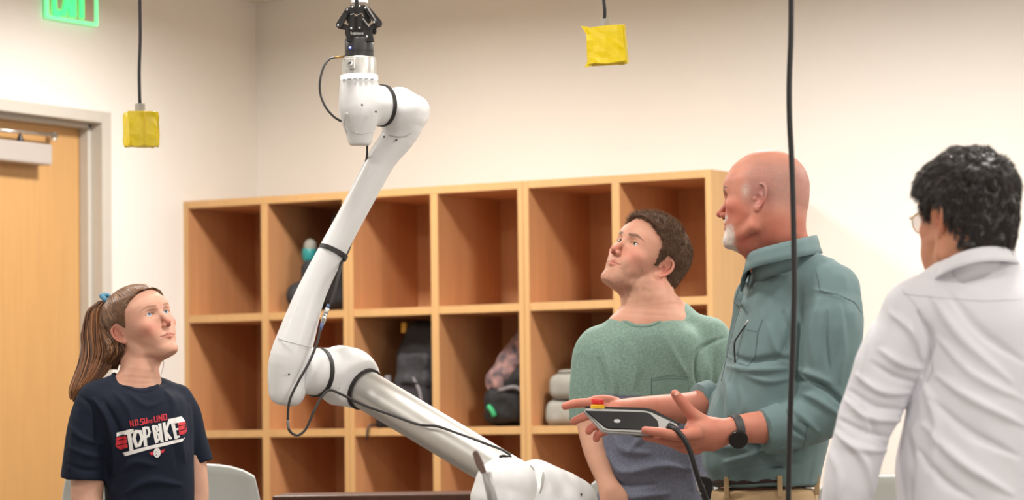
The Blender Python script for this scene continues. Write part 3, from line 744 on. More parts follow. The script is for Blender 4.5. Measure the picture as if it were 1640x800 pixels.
# cables
cb_ = mat('cable_sheath', rgb(52, 50, 50), .45)
tube('cable', [rp(*p) for p in [(546, 194, -.08), (534, 186, -.09), (522, 172, -.09), (513.5, 152, -.085), (512.5, 130, -.085), (518, 108, -.08), (527, 95, -.07), (536, 91.5, -.065)]], 1.9*sR, cb_, rb, 10, 8)
tube('brass_connector', [rp(535, 91.8, -.065), rp(553, 90.3, -.05)], 2.1*sR, mat('brass', rgb(176, 142, 88), .35, metal=.6), rb, 12)
tube('cable', [rp(*p) for p in [(588, 232, .0), (587.5, 250, .02), (584, 270, .03), (583, 290, .05)]], 1.8*sR, cb_, rb, 10, 6)
tube('cable', [rp(*p) for p in [(562, 388, .035), (556, 404, .03), (547, 420, .0), (541, 445, -.02), (532, 480, -.03), (526, 492, -.03)]], 2.6*sR, cb_, rb, 10, 8)
tube('cable', [rp(*p) for p in [(513, 527, -.045), (508, 548, -.055), (495, 580, -.065), (478, 610, -.07), (464, 640, -.07), (461, 668, -.065), (463, 688, -.06), (476, 696.5, -.055), (490, 686, -.05), (504, 655, -.045), (516, 634, -.03), (528, 624, -.02), (545, 630, -.02), (565, 640, .01), (580, 647, -.005), (595, 653, -.02), (627, 664, -.058), (670, 679, -.113), (700, 682, -.150), (735, 694, -.194), (772, 707.5, -.236), (800, 718, -.262), (818, 728, -.268)]], 2.1*sR, cb_, rb, 10, 8)
tube('cable_label', [rp(460.9, 672, -.064), rp(462, 686, -.061)], 2.35*sR, mat('label_grey', rgb(128, 128, 128), .6), rb, 10, 3)
# inline connector
for k, (a, b_, r, m) in enumerate([((526, 487), (524.5, 493), 2.8, mat('connector_blue', rgb(92, 108, 150), .5)), ((524.5, 493), (520, 505), 3.8, m_flange), ((520.5, 503.5), (519.8, 506), 4.4, m_chrome), ((520, 505), (516.5, 518), 3.6, m_flange), ((518.6, 510), (518, 512), 4.4, m_chrome), ((516.5, 517), (513, 528), 2.9, mat('connector_blue', (0, 0, 0)))]):
    tube('plug', [rp(*a, -.032-.002*k), rp(*b_, -.034-.002*k)], r*sR, m, rb, 14)
# grey stand with clear blade in front of the robot base, out of focus
ZF = 6.4; sF = ZF/FPX
fl_ = empty('marker_flag', V(*at(790, 800, ZF)[:2], 0), 'blurred grey rod with a small dark clip, standing before the robot base', 'rod')
tube('rod', [at(779, 756, ZF), at(789, 800, ZF), at(800, 850, ZF), V(*at(800, 850, ZF)[:2], 0.0)], 8*sF, mat('rod_grey', rgb(150, 148, 146), .4, metal=.2), fl_, 16)
prism('clip', [at(x, y, ZF) for x, y in [(756, 724), (763, 720), (769, 729), (780, 757), (771, 759), (762, 744)]], FW, .008, mat('clip_brown', rgb(112, 88, 80), .5), fl_, .002)

# ------------------------------------------------------------------ people: heads
m_skin = mat('skin', (1, 1, 1), .58, spec=.38, attr=True, sss=.12, noise=.05, nscale=40, bump=.12, bscale=350, bdist=.001)
m_eye = mat('eye', (1, 1, 1), .12, attr=True, coat=.4)
def g3(P, c, r): return np.exp(-(((P-V(*c))/V(*(r if not np.isscalar(r) else (r, r, r))))**2).sum(-1))
class Head:
    def __init__(s, al, pit, rol, scale, ox, oy, Z, zt=1., zb=1.):
        s.zt, s.zb = zt, zb
        al, pit, rol = map(math.radians, (al, pit, rol))
        f = RV*math.sin(al)*math.cos(pit)-FV*math.cos(al)*math.cos(pit)+UV*math.sin(pit)
        l = RV*math.cos(al)+FV*math.sin(al); u = np.cross(f, l)
        s.M = np.array([f, l*math.cos(rol)+u*math.sin(rol), u*math.cos(rol)-l*math.sin(rol)])   # rows = axes
        s.S = scale; s.o = at(ox, oy, Z)
    def w(s, p):
        p = np.array(p, float); z = p[..., 2]; p[..., 2] = np.where(z > .125, .125+(z-.125)*s.zt, np.where(z < .05, .05+(z-.05)*s.zb, z))
        return s.o+s.S*(p@s.M)
    def l(s, p):
        q = ((np.asarray(p, float)-s.o)@s.M.T)/s.S; z = q[..., 2]; q[..., 2] = np.where(z > .125, .125+(z-.125)/s.zt, np.where(z < .05, .05+(z-.05)/s.zb, z))
        return q
    def wd(s, d): return np.asarray(d, float)@s.M
ZM_MALE = ([-.13, -.075, -.05, -.034, -.026, -.012, .004, .012, .020, .028, .036, .055, .075, .11], [.045, .045, .060, .085, .125, .139, .139, .118, .108, .112, .160, .182, .198, .205])
ZM_FEM = ([-.13, -.075, -.05, -.034, -.026, -.012, .004, .012, .020, .028, .040, .055, .072, .11], [.035, .040, .055, .075, .115, .136, .136, .120, .110, .122, .152, .178, .200, .208])
def head_ops(fem=False, ear=1., nose=1., brow=1., jaw=1., lips=1., goatee=False, eyes=True):
    O = []; a = lambda m, p, k=0.: O.append((m, p, k))
    a('+', ell((-.010, 0, .148), (.100, .076, .090)))
    a('+', rc((-.048, 0, .105), (-.042, 0, .04), .058, .052), .02)
    j = jaw
    a('+', loft([(.006, .060, 0, .022, .018*j), (.020, .054, 0, .029, .034*j), (.035, .043, 0, .038, .045*j), (.050, .034, 0, .047, .053*j), (.070, .026, 0, .055, .060*j), (.090, .020, 0, .060, .064),
                 (.110, .014, 0, .065, .068), (.130, .012, 0, .071, .071), (.150, .012, 0, .075, .073), (.168, .008, 0, .072, .069), (.182, .004, 0, .058, .056)], p=2.35), .03)
    for s in (-1, 1):
        a('+', rc((.064, .016*s*j, .013), (.006, .050*s*j, .040), .0125, .013), .014)
        a('+', rc((.006, .050*s*j, .040), (-.006, .060*s, .085), .013, .011), .012)
        a('+', rc((.081, .010*s, .1325), (.066, .043*s, .134), .0070*brow, .0062*brow), .012)
        a('+', ell((.055, .045*s, .092), (.021, .016, .015)), .018)
        a('+', ell((.066, .025*s, .072), (.015, .017, .020)), .014)
    a('+', ell((.0745, 0, .0145), (.0135, .019*j, .0135)), .010)
    a('+', rc((.045, 0, .016), (-.01, 0, .03), .018, .035), .02)
    a('+', ell((.062, 0, .055), (.0215, .033, .026)), .012)
    for s in (-1, 1): a('-', ell((.091, .031*s, .1185), (.016, .0185, .0115)), .009)
    a('+', rc((.080, 0, .123), (.1005, 0, .087), .0062, .0078), .007)
    a('+', ell((.1025, 0, .0835), (.0088*nose, .0088*nose, .0080*nose)), .004)
    for s in (-1, 1):
        a('+', ell((.0905, .0105*s*nose, .0785), (.0100*nose, .0066*nose, .0070*nose)), .0035)
        a('-', ell((.0945, .0058*s, .0715), (.0058, .0030, .0036)), .0015)
    if eyes:
        for s in (-1, 1):
            a('+', ell((.0662, .031*s, .118), (.0142, .0142, .0142)), .0035)
            a('-', ell((.0835, .0310*s, .1178), (.0135, .0138, .0053)), .0012)
    uz = .0040*lips; lz_ = .0050*lips
    for s in (-1, 1):
        a('+', rc((.0868, .004*s, .0575), (.0765, .0255*s, .0526), uz, .0022), .0035)
        a('+', rc((.0862, 0, .0473), (.0762, .0240*s, .0512), lz_, .0022), .0035)
    for s in (-1, 1): a('-', rc((.0940, 0, .0524), (.0795, .0280*s, .0518), .0013, .0012), .0018)
    for s in (-1, 1): ear_ops(a, s, ear)
    if goatee:
        a('+', ell((.079, 0, .018), (.0125, .020, .018)), .006)
        a('+', ell((.083, 0, .033), (.007, .012, .010)), .004)
        for s in (-1, 1): a('+', rc((.0885, .006*s, .066), (.078, .026*s, .055), .0035, .003), .003)
    return O
def ear_ops(a, s, sc=1.):
    t = nrm((-1, .38*s, 0)); n = nrm((.38, 1*s, -.08)); L = nrm(np.cross(t, n)*(1 if np.cross(t, n)[2] > 0 else -1))
    L = nrm(L+V(-.16, 0, 0)); n = nrm(n-L*(n@L)); t = nrm(t-L*(t@L)-n*(t@n))
    E = V(-.010, .0735*s, .1035); Q = lambda u, v, w=0.: E+(t*u+L*v+n*w)*sc
    R = [t, n, L]
    a('+', ell(Q(.0, 0), (.0165*sc, .0042, .0295*sc), R), .003)
    pts = [(-.013, -.002, .001), (-.0145, .010, .002), (-.010, .024, .003), (.000, .0315, .004), (.011, .028, .005), (.0175, .016, .0055), (.018, .001, .005), (.013, -.013, .004), (.006, -.023, .003)]
    a('+', sweep([Q(*p) for p in pts], [.0026, .003, .0034, .0036, .0036, .0036, .0034, .003, .003], 3), .0015)
    a('+', ell(Q(-.003, -.0265, .0015), (.0085*sc, .0042, .0085*sc), R), .003)
    a('-', ell(Q(-.002, -.004, .007), (.0085*sc, .0068, .0120*sc), R), .002)
    a('-', ell(Q(.003, .014, .0065), (.0085*sc, .0042, .0095*sc), R), .002)
    a('+', ell(Q(-.0125, -.005, .0035), (.0042, .0035, .0055), R), .002)
def skin_col(P, base, red, lip, brow=None, stub=None, stubc=None, fem=False):
    C = np.tile(V(*base), (len(P), 1)); Rr = V(*red)
    A = np.zeros(len(P)); Pa = P.copy(); Pa[:, 1] = np.abs(Pa[:, 1])
    A += .55*g3(Pa, (.066, .040, .085), (.03, .025, .022)); A += .7*g3(Pa, (.103, 0, .082), (.014, .013, .012))
    A += .75*g3(Pa, (-.012, .082, .103), (.022, .014, .036)); A += .25*g3(Pa, (.075, 0, .02), .02)
    A += .25*(.5+.5*vnoise(P, 45, 4))
    A = np.clip(A, 0, .9)[:, None]; C = C*(1-A)+Rr*A
    if stub is not None:
        a = np.clip((.078-P[:, 2]-.25*np.clip(P[:, 0]-.05, 0, 1)*0)/.02, 0, 1)*np.clip((P[:, 0]+.02)/.03, 0, 1)*np.clip((P[:, 2]+.02)/.03, 0, 1)
        a = a*(.75+.5*vnoise(P, 120, 2)); a *= 1-g3(Pa, (.068, .04, .085), (.03, .02, .02)); a = np.clip(a*stub, 0, 1)[:, None]
        C = C*(1-a)+V(*stubc)*a
    yl = np.clip(1-(Pa[:, 1]/.0270)**2, 0, 1)
    zu = .0525+.0072*yl-.0012*np.exp(-(Pa[:, 1]/.004)**2); zl = .0525-.0098*yl
    m = np.clip((zu-P[:, 2])/.0012, 0, 1)*np.clip((P[:, 2]-zl)/.0012, 0, 1)*(yl > 0)*(P[:, 0] > .07); m = (m*.62)[:, None]
    C = C*(1-m)+V(*lip)*m
    sl = np.exp(-((P[:, 2]-.0522)/.0013)**2)*(yl > 0)*(P[:, 0] > .07)*.55; C *= (1-sl)[:, None]
    # nostril, lid line
    n_ = g3(Pa, (.0945, .0058, .0735), (.006, .0035, .0035)); C *= (1-.6*n_)[:, None]
    if brow is not None:
        bc, w, bz = brow; y = Pa[:, 1]; zc = bz+.0035*np.exp(-((y-.036)/.012)**2)-.12*np.clip(y-.040, 0, 1)
        th = w*np.clip((y-.009)/.006, 0, 1)*np.clip((.058-y)/.022, 0, 1)
        m = np.clip(1.3-np.abs(P[:, 2]-zc)/(th+1e-5), 0, 1)*(P[:, 0] > .045)*(th > .0004); m = np.clip(m*1.0, 0, .95)[:, None]; C = C*(1-m)+V(*bc)*m
    ld = np.exp(-((((P[:, 2]-.1178)/.0058)**2+((Pa[:, 1]-.031)/.0140)**2-1)/.30)**2)*(P[:, 0] > .06)*(P[:, 2] > .117)*.55
    C *= (1-ld)[:, None]
    return C
def eyeball(H, s, gaze, iris, parent):
    n, m = 48, 40; vs = []; cs = []
    g = nrm(gaze)
    a1 = nrm(np.cross(g, V(0, 0, 1))); a2 = np.cross(g, a1); c = V(.0662, .031*s, .118); r = .0127
    for i in range(m+1):
        th = math.pi*(i/m)**1.5
        for j in range(n):
            ph = 2*math.pi*j/n; d = math.cos(th)*g+math.sin(th)*(math.cos(ph)*a1+math.sin(ph)*a2)
            vs.append(H.w(c+r*d)); k = th*r
            cs.append((.004, .004, .004) if k < .0024 else (iris if k < .0058 else (tuple(.35*x for x in iris) if k < .0064 else rgb(206, 196, 190))))
    fs = [(i*n+j, i*n+(j+1) % n, (i+1)*n+(j+1) % n, (i+1)*n+j) for i in range(m) for j in range(n)]
    return mesh_obj('eye', vs, fs, m_eye, parent, True, np.array(cs))
class Body:
    """collects pieces of skin into one mesh"""
    def __init__(s): s.v = []; s.q = []; s.c = []; s.n = 0
    def add(s, vs, q, c):
        s.v.append(vs); s.q.append(q+s.n); s.n += len(vs); s.c.append(np.tile(V(*c), (len(vs), 1)) if np.ndim(c) == 1 else c)
    def build(s, parent): return quads_obj('body', np.vstack(s.v), np.vstack(s.q), m_skin, parent, np.vstack(s.c))
def do_head(H, B, ops, neck, colf, h=.0014):
    ops = ops+[('+', sweep([H.l(p) for p in neck[0]], [r/H.S for r in neck[1]], 3), .012)]+[(m, (lambda P, f=p[0]: f(H.w(P))/H.S, *box_l(H, p)), k) for m, p, k in (neck[2] if len(neck) > 2 else [])]
    vs, q = sculpt(ops, h); vs = relax(vs, q, 1, .4); c = colf(vs); B.add(H.w(vs), q, c)
    return vs, q
def box_l(H, p):
    cs = np.array([[x, y, z] for x in (p[1][0], p[2][0]) for y in (p[1][1], p[2][1]) for z in (p[1][2], p[2][2])]); c = H.l(cs); return c.min(0), c.max(0)
def hair_cap(H, parent, zm, t, m, colr, seed, fade=.5, h=.0022, rough=.002, name='hair', front=.0, nape=True):
    X, Z_ = map(np.array, zm)
    tf = lambda P: t*(fade+(1-fade)*np.clip((P[..., 2]-.12)/.07, 0, 1))
    base = ell((-.010, 0, .148), (.100, .076, .090)); nb = rc((-.048, 0, .105), (-.042, 0, .04), .058, .052)
    fr = loft([(.090, .020, 0, .060, .064), (.110, .014, 0, .065, .068), (.130, .012, 0, .071, .071), (.150, .012, 0, .075, .073), (.172, .010, 0, .074, .071), (.19, .01, 0, .066, .064)], p=2.35)
    f = lambda P: smin(smin(base[0](P), nb[0](P), .02), fr[0](P), .02)-tf(P)-rough*vnoise(P*V(1, 1, 1), 110, seed)-rough*vnoise(P, 60, seed+1)
    lo = V(-.14, -.11, .03); hi = V(.12, .11, .27)
    reg = lambda P: (np.interp(P[..., 0]+.004*vnoise(P, 130, seed+5), X, Z_)-P[..., 2])*.55-.0
    vs, q = sculpt([('+', (f, lo, hi), 0), ('&', (lambda P: -reg(P), lo, hi), .004)] if False else [('+', ((lambda P: np.maximum(f(P), reg(P))), lo, hi), 0)], h)
    vs = relax(vs, q, 1, .4); N = vnormals(vs, q)
    o = quads_obj(name, H.w(vs), q, m, parent, None)
    return o, vs, N
def legs(parent, hip, m_tr, m_sh, gap=.085, r=.088, foot=None, yaw=0., top=.0, hipr=.15):
    """trousers and shoes below the frame; hip = world point of the pelvis centre"""
    f = RV*math.cos(yaw)+FV*math.sin(yaw); g = -RV*math.sin(yaw)+FV*math.cos(yaw); ops = []
    hx = V(hip[0], hip[1], hip[2])
    ops.append(('+', rc(hx-f*.05+UV*.0, hx+f*.05, hipr-.03, hipr-.03, g, .8), 0))
    for s in (-1, 1):
        k = hx+f*gap*s*1.05; kn = V(k[0], k[1], .48)+g*-.01; an = V(k[0], k[1], .07)+f*.01*s
        ops.append(('+', sweep([hx+f*gap*s-UV*.03, kn, an], [r, .062, .05], 6), .03))
        sh, _, _ = solid('shoe', [('+', rc(an-g*.16-UV*.028, an+g*.03-UV*.025, .04, .038, UV, .9), 0), ('+', rc(an+g*.01, an+g*.0+UV*.03, .042, .04), .02), ('-', rbox(an-UV*.12, (.3, .3, .05), .001), .003)], .007, m_sh, parent, 2)
    return solid('trousers', ops, .009, m_tr, parent, 2, lambda v, N: .004*vnoise(v, 14, 3))
def folds(k_, lines, base=None):
    """cloth folds: lines of (points in photo pixels, width px, depth m, sign) raised on the side that faces the viewer"""
    def d(vs, N):
        X, Y = pxof(vs); out = np.zeros(len(vs)); face = np.clip(-(N@FW)*1.6+.25, 0, 1)
        for pts, w, amp in lines:
            amp = amp*k_; P = catmull([[a, b, 0] for a, b in pts], 5)[:, :2]; best = np.full(len(vs), 1e9); tt = np.zeros(len(vs)); n = len(P)-1
            sel = (X > P[:, 0].min()-3*w) & (X < P[:, 0].max()+3*w) & (Y > P[:, 1].min()-3*w) & (Y < P[:, 1].max()+3*w)
            if not sel.any(): continue
            x = X[sel]; y = Y[sel]; b = np.full(len(x), 1e9); t_ = np.zeros(len(x))
            for i in range(n):
                ab = P[i+1]-P[i]; t = np.clip(((x-P[i, 0])*ab[0]+(y-P[i, 1])*ab[1])/(ab@ab+1e-9), 0, 1)
                dd = (x-P[i, 0]-t*ab[0])**2+(y-P[i, 1]-t*ab[1])**2; m = dd < b; b[m] = dd[m]; t_[m] = (i+t[m])/n
            w_ = w*.82*(.45+.55*np.sin(np.pi*np.clip(t_, .03, .97))); out[sel] += amp*np.exp(-b/(w_*w_))*np.sin(np.pi*np.clip(t_*.9+.05, 0, 1))**.6
        out = out*face
        if base is not None: out = out+base(vs)
        return out
    return d
def dirnoise(ax, along, across, amp, seed):
    """wrinkle noise stretched along an axis"""
    ax = nrm(ax); 
    def f(v):
        Q = v*across; Q = Q+np.outer((v@ax)*(along-across), ax); return amp*(vnoise(Q, 1, seed)+.5*vnoise(Q, 2.1, seed+1))
    return f

# ================================================================== the young woman
Zg = 7.77; sg = Zg/FPX
def gP(x, y, dz=0.): return at(x, y, Zg+dz)
SKG = rgb(206, 160, 137); REDG = rgb(206, 126, 108)
girl = empty('person', V(*gP(225, 700)[:2], 0), 'young woman with a long brown ponytail in a navy T-shirt, looking up', 'person')
HG = Head(47.8, 21.2, 8.9, .94, 249.8, 584.8, Zg, .84, .90)
B = Body()
neck = ([HG.w((-.03, 0, .07)), gP(224, 585, .0), gP(219, 612, -.005), gP(216, 640, .0)], [.053, .049, .052, .062],
        [('+', loft([(gP(0, y)[2], 0, 0, a, b) for y, a, b in [(608, .05, .030), (622, .072, .040), (640, .088, .050), (680, .11, .07)]], RV*math.cos(.42)+FV*math.sin(.42), -RV*math.sin(.42)+FV*math.cos(.42), (0, 0, 1), V(*gP(220, 640, .0)[:2], 0)), .03)])
do_head(HG, B, head_ops(True, .84, .84, brow=.75, jaw=.90, lips=1.0), neck,
        lambda P: skin_col(P, SKG, REDG, rgb(190, 104, 96), (rgb(150, 108, 82), .0032, .1365)), .0013)
eyeball(HG, -1, (1, -.06, .16), rgb(110, 140, 165), girl); eyeball(HG, 1, (1, -.06, .16), rgb(110, 140, 165), girl)
# arms
vs, q = sculpt([('+', sweep([gP(146, 655, -.05), gP(140, 720, -.05), gP(140, 770, -.05), gP(141, 812, -.06), gP(165, 900, -.10)], [.036, .040, .0415, .038, .030], 5), 0),
                ('+', sweep([gP(165, 900, -.10), gP(185, 925, -.12), gP(205, 935, -.14)], [.028, .034, .02], 4), .01)], .004); B.add(vs, q, SKG)
vs, q = sculpt([('+', sweep([gP(290, 655, .07), gP(306, 720, .08), gP(311, 765, .08), gP(313, 810, .07), gP(295, 900, .0)], [.032, .034, .0345, .031, .027], 5), 0),
                ('+', sweep([gP(295, 900, .0), gP(280, 925, -.04), gP(265, 938, -.07)], [.026, .033, .02], 4), .01)], .004); B.add(vs, q, SKG)
e1 = RV*math.cos(.42)+FV*math.sin(.42); e2 = -RV*math.sin(.42)+FV*math.cos(.42)
def trunk(P0, rows, s, dz0, e1, e2, p=2.3):
    c0 = P0(rows[0][1]*.5+rows[0][2]*.5, rows[0][0], dz0); ca = abs(e1@RV); sa = abs(e2@RV); sec = []
    for y, xl, xr, b in rows:
        c = P0((xl+xr)/2, y, dz0)-c0; hw = (xr-xl)/2*s; a = math.sqrt(max((hw**2-(b*sa)**2), 1e-4))/max(ca, .3)
        sec.append((P0((xl+xr)/2, y, dz0)[2], c@e1, c@e2, a, b))
    return loft(sec, e1, e2, (0, 0, 1), (c0[0], c0[1], 0), p)
vs, q = sculpt([('+', trunk(gP, [(640, 150, 295, .07), (700, 172, 300, .08), (780, 182, 300, .085), (900, 175, 305, .09), (960, 172, 308, .09)], sg, .0, e1, e2), 0)], .012); B.add(vs, q, SKG)
gb_ = B.build(girl)
m_navy = mat('navy_cotton', rgb(21, 28, 44), .85, bump=.12, bscale=500, spec=.25, noise=.06, nscale=25)
hem_ax = nrm(gP(133, 766, -.05)-gP(142, 660, -.05)); hem_ax2 = nrm(gP(325, 740, .08)-gP(300, 650, .08))
slv1 = sweep([gP(150, 640, -.04), gP(142, 665, -.05), gP(137, 710, -.055), gP(133, 764, -.055), gP(131, 800, -.055)], [.040, .044, .050, .0545, .056], 5)
slv2 = sweep([gP(284, 638, .06), gP(297, 660, .075), gP(307, 700, .08), gP(321, 740, .085), (gP(328, 770, .085))], [.036, .038, .036, .033, .033], 5)
def cutf(f3, p, n): return ((lambda P: np.maximum(f3[0](P), (P-p)@n)), f3[1], f3[2])
def shellcut(f3, p, n, th): # closed near the hem, hollow inside
    return ('-', ((lambda P: np.maximum(f3[0](P)+th, -((P-p)@n+.022))), f3[1], f3[2]), .002)
ops = [('+', trunk(gP, [(618, 172, 262, .060), (632, 150, 288, .080), (650, 140, 303, .092), (680, 150, 308, .105), (720, 163, 309, .110), (760, 168, 309, .108), (800, 170, 309, .108), (860, 165, 311, .115), (900, 163, 315, .118)], sg, .0, e1, e2), 0),
       ('+', rc(gP(196, 612, .0), gP(152, 636, -.04), .030, .034), .03), ('+', rc(gP(243, 616, .02), gP(286, 637, .055), .028, .032), .03),
       ('+', cutf(slv1, gP(133, 766, -.05), hem_ax), .022), ('+', cutf(slv2, gP(325, 740, .08), hem_ax2), .014),
       ('-', ell(gP(219, 586, -.022), (.056, .078, .062), [e1, e2, UV]), .006),
       shellcut(slv1, gP(133, 766, -.05), hem_ax, .010), shellcut(slv2, gP(325, 740, .08), hem_ax2, .009)]
gf = folds(1.2, [([(150, 640), (175, 672), (186, 715), (183, 760)], 6, .010), ([(166, 640), (190, 690), (196, 750)], 6, -.006), ([(180, 625), (205, 655), (215, 690)], 6, .004), ([(112, 680), (130, 700), (165, 712)], 5, .005), ([(110, 715), (140, 728), (170, 730)], 5, .005), ([(108, 742), (135, 752), (165, 752)], 4, -.004),
            ([(190, 760), (215, 740), (250, 745)], 8, .005), ([(200, 790), (240, 770), (290, 776)], 8, .006), ([(300, 665), (290, 700), (296, 740)], 6, .006), ([(284, 660), (279, 700), (285, 750)], 5, -.005), ([(300, 640), (306, 680), (303, 720)], 4, -.006), ([(170, 765), (178, 785), (180, 800)], 6, .006), ([(120, 660), (118, 700), (112, 750)], 6, .004),
            ([(130, 635), (150, 655), (155, 690), (150, 730)], 6, -.005), ([(205, 630), (235, 650), (262, 640)], 6, .003), ([(265, 625), (280, 650), (275, 690)], 7, .004)], dirnoise((0, 0, 1), 6, 14, .0025, 31))
shirt_g, gv, gq = solid('t_shirt', ops, .0042, m_navy, girl, 2, gf)
# ribbed collar
cp = [gP(181, 593, -.01), gP(190, 606, -.045), gP(203, 619, -.075), (gP(219, 627, -.092)), gP(236, 628, -.092), gP(248, 618, -.070), gP(255, 603, -.03), gP(257, 597, .01), gP(247, 591, .045), gP(225, 586, .065), gP(200, 585, .05), gP(184, 589, .02)]
def ring_tube(name, pts, r, m, parent, n=6, up=(0, 0, 1), squash=None, seg=10):
    P = catmull(list(pts)+[pts[0]], n)[:-1]; k = len(P); vs = []; c = P.mean(0)
    for i in range(k):
        T = nrm(P[(i+1) % k]-P[i-1]); u = nrm(V(*up)-T*(V(*up)@T)); w = np.cross(T, u)
        for j in range(seg): a = 2*math.pi*j/seg; vs.append(P[i]+r*(math.cos(a)*u*(squash or 1)+math.sin(a)*w))
    fs = [(i*seg+j, i*seg+(j+1) % seg, ((i+1) % k)*seg+(j+1) % seg, ((i+1) % k)*seg+j) for i in range(k) for j in range(seg)]
    return mesh_obj(name, vs, fs, m, parent)
ge = ell(gP(220, 588, -.024), (.054, .078, .064), [e1, e2, UV])
def grow(f3, d): return (lambda P: f3[0](P)-d), f3[1]-d, f3[2]+d
def rib(name, ops, carve, w, th, m, parent, h=.0035):
    o2 = [(a, grow(b, th), k) if a == '+' else (a, b, k) for a, b, k in ops if not (a == '-' and b is carve)]
    g = grow(carve, w); big = lambda P: g[0](P)
    o2 = [('+', ((lambda P, f=b[0], gg=big: f(P)), np.maximum(b[1], -9), b[2]), k) if a == '+' else (a, b, k) for a, b, k in o2]
    return solid(name, o2+[('&', (big, None, None), .0), ('-', carve, .002)], h, m, parent, 2, clip=(g[1]-.012, g[2]+.012))
ops = [(a, (ge if (a == '-' and k == .006) else b), k) for a, b, k in ops]
rib('collar', ops, ge, .011, .0022, m_navy, girl)
# hair
m_hairg = mat('brown_hair', (1, 1, 1), .42, attr=True, spec=.6)
HC = [rgb(122, 82, 52), rgb(98, 65, 41), rgb(146, 104, 68), rgb(82, 53, 35)]
cap, cv, cn = hair_cap(HG, girl, ZM_FEM, .006, mat('brown_hair_base', rgb(98, 67, 44), .6, noise=.3, nscale=60), None, 5, .8, .0022, .0008)
tie = HG.l(gP(172, 482, .035)); tie = V(tie[0], 0, tie[2])
print('tie local', tie)
def locks(name, curves, r, cols, m, parent, seg=5):
    VV = []; QQ = []; CC = []; n0 = 0
    for k, P in enumerate(curves):
        n = len(P); R_ = r*(.5+.5*np.sin(np.pi*np.clip(np.linspace(.12, .97, n), 0, 1)))
        v, f = tube_geo(P, R_, seg, False); v = np.array(v); VV.append(v); QQ.append(np.array(f)+n0); n0 += len(v); CC.append(np.tile(V(*cols[k % len(cols)])*RNG.uniform(.8, 1.15), (len(v), 1)))
    return quads_obj(name, np.vstack(VV), np.vstack(QQ), m, parent, np.vstack(CC))
X, Z_ = map(np.array, ZM_FEM); curves = []
C0 = V(-.010, 0, .148); RR = V(.100, .076, .090)+.0065
def onskull(p, e=0.):
    d = (p-C0)/RR; d = d/np.linalg.norm(d); return C0+d*(RR+e)
for i in range(420):
    s = RNG.choice([-1, 1]); x0 = RNG.uniform(-.05, .074)
    z0_ = np.interp(x0, X, Z_)+.0005
    d = V((x0+.01)/RR[0], 0, (z0_-.148)/RR[2]); yy = math.sqrt(max(0, 1-d@d)); p0 = V(x0, s*yy*RR[1], z0_)
    if i % 3 == 0: yq_ = RNG.uniform(-.055, .055); p0 = onskull(V(.075-.25*abs(yq_), yq_, .200-.2*abs(yq_)))
    p1 = onskull(tie+V(.012, RNG.uniform(-.012, .012), RNG.uniform(-.012, .012)), .004); n = 12; P = []
    for k in range(n+1):
        t = k/n; q_ = onskull(p0*(1-t)+p1*t+V(0, 0, .012*math.sin(math.pi*t)*RNG.uniform(.7, 1.1)), .0015*math.sin(math.pi*t)); P.append(HG.w(q_))
    curves.append(np.array(P))
locks('hair_locks', curves, .0023, HC, m_hairg, girl)
tail = [(170, 482, .035), (160, 500, .04), (160, 535, .04), (160, 565, .03), (146, 595, .015), (128, 622, .0), (118, 642, -.005)]
tr = [11, 21, 29, 30, 25, 16, 6]; curves = []
TC = catmull([gP(*p) for p in tail], 5); TR = np.interp(np.linspace(0, 6, len(TC)), range(7), tr)*sg
for i in range(760):
    a = RNG.uniform(0, 2*math.pi); rr = math.sqrt(RNG.random()); ph = RNG.uniform(0, 6); L_ = RNG.uniform(.75, 1.0); n = int(len(TC)*L_)
    P = []
    for k in range(n):
        tt_ = k/len(TC); rad = TR[k]*rr*(1+.10*math.sin(6*tt_+ph)); aa = a+.35*math.sin(3*tt_+ph)
        P.append(TC[k]+RV*math.cos(aa)*rad+FV*math.sin(aa)*rad*.6+UV*math.sin(aa*2+ph)*.003*tt_)
    curves.append(np.array(P))
pt = locks('ponytail', curves, .0021, [rgb(132, 84, 48), rgb(104, 65, 38), rgb(154, 104, 62), rgb(84, 52, 32)], m_hairg, girl)
solid('ponytail_core', [('+', sweep([gP(*p) for p in tail], [r*sg*.45 for r in tr], 4), 0)], .005, mat('brown_hair_base', (0, 0, 0)), girl, 1)
# hair behind the ear falling to the nape
curves = []
for i in range(300):
    a = RNG.random(); p0 = HG.w(onskull(V(-.022-.06*a, -.07, .085+.07*RNG.random()), .002)); b_ = RNG.random(); p1 = gP(199-26*a, 553+RNG.uniform(-8, 12), -.03+.06*b_); p2 = gP(188-24*a, 578+14*b_, -.01+.05*b_)
    curves.append(catmull([p0, p0*.5+p1*.5+RV*.002, p1, p2], 5))
locks('hair_locks', curves, .0020, HC, m_hairg, girl)
# loose wisps
locks('wisps', [catmull([gP(259, 572, .02), gP(262, 582, .02), gP(258, 600, .02)], 6)], .0008, HC, m_hairg, girl)
m_scr = mat('blue_scrunchie', rgb(70, 128, 156), .6, bump=.4, bscale=90)
sc = gP(172, 477, .03); ax = nrm(gP(160, 500, .04)-HG.w(C0+V(-.05, 0, .02))) ; ax = nrm(gP(164, 496, .04)-gP(176, 468, .02)); u = nrm(np.cross(ax, FV)); w_ = np.cross(ax, u)
ring_tube('scrunchie', [sc+(u*math.cos(a)+w_*math.sin(a))*(.0135+.0025*math.sin(5*a)) for a in np.linspace(0, 2*math.pi, 14)[:-1]], .0062, m_scr, girl, 4, ax)
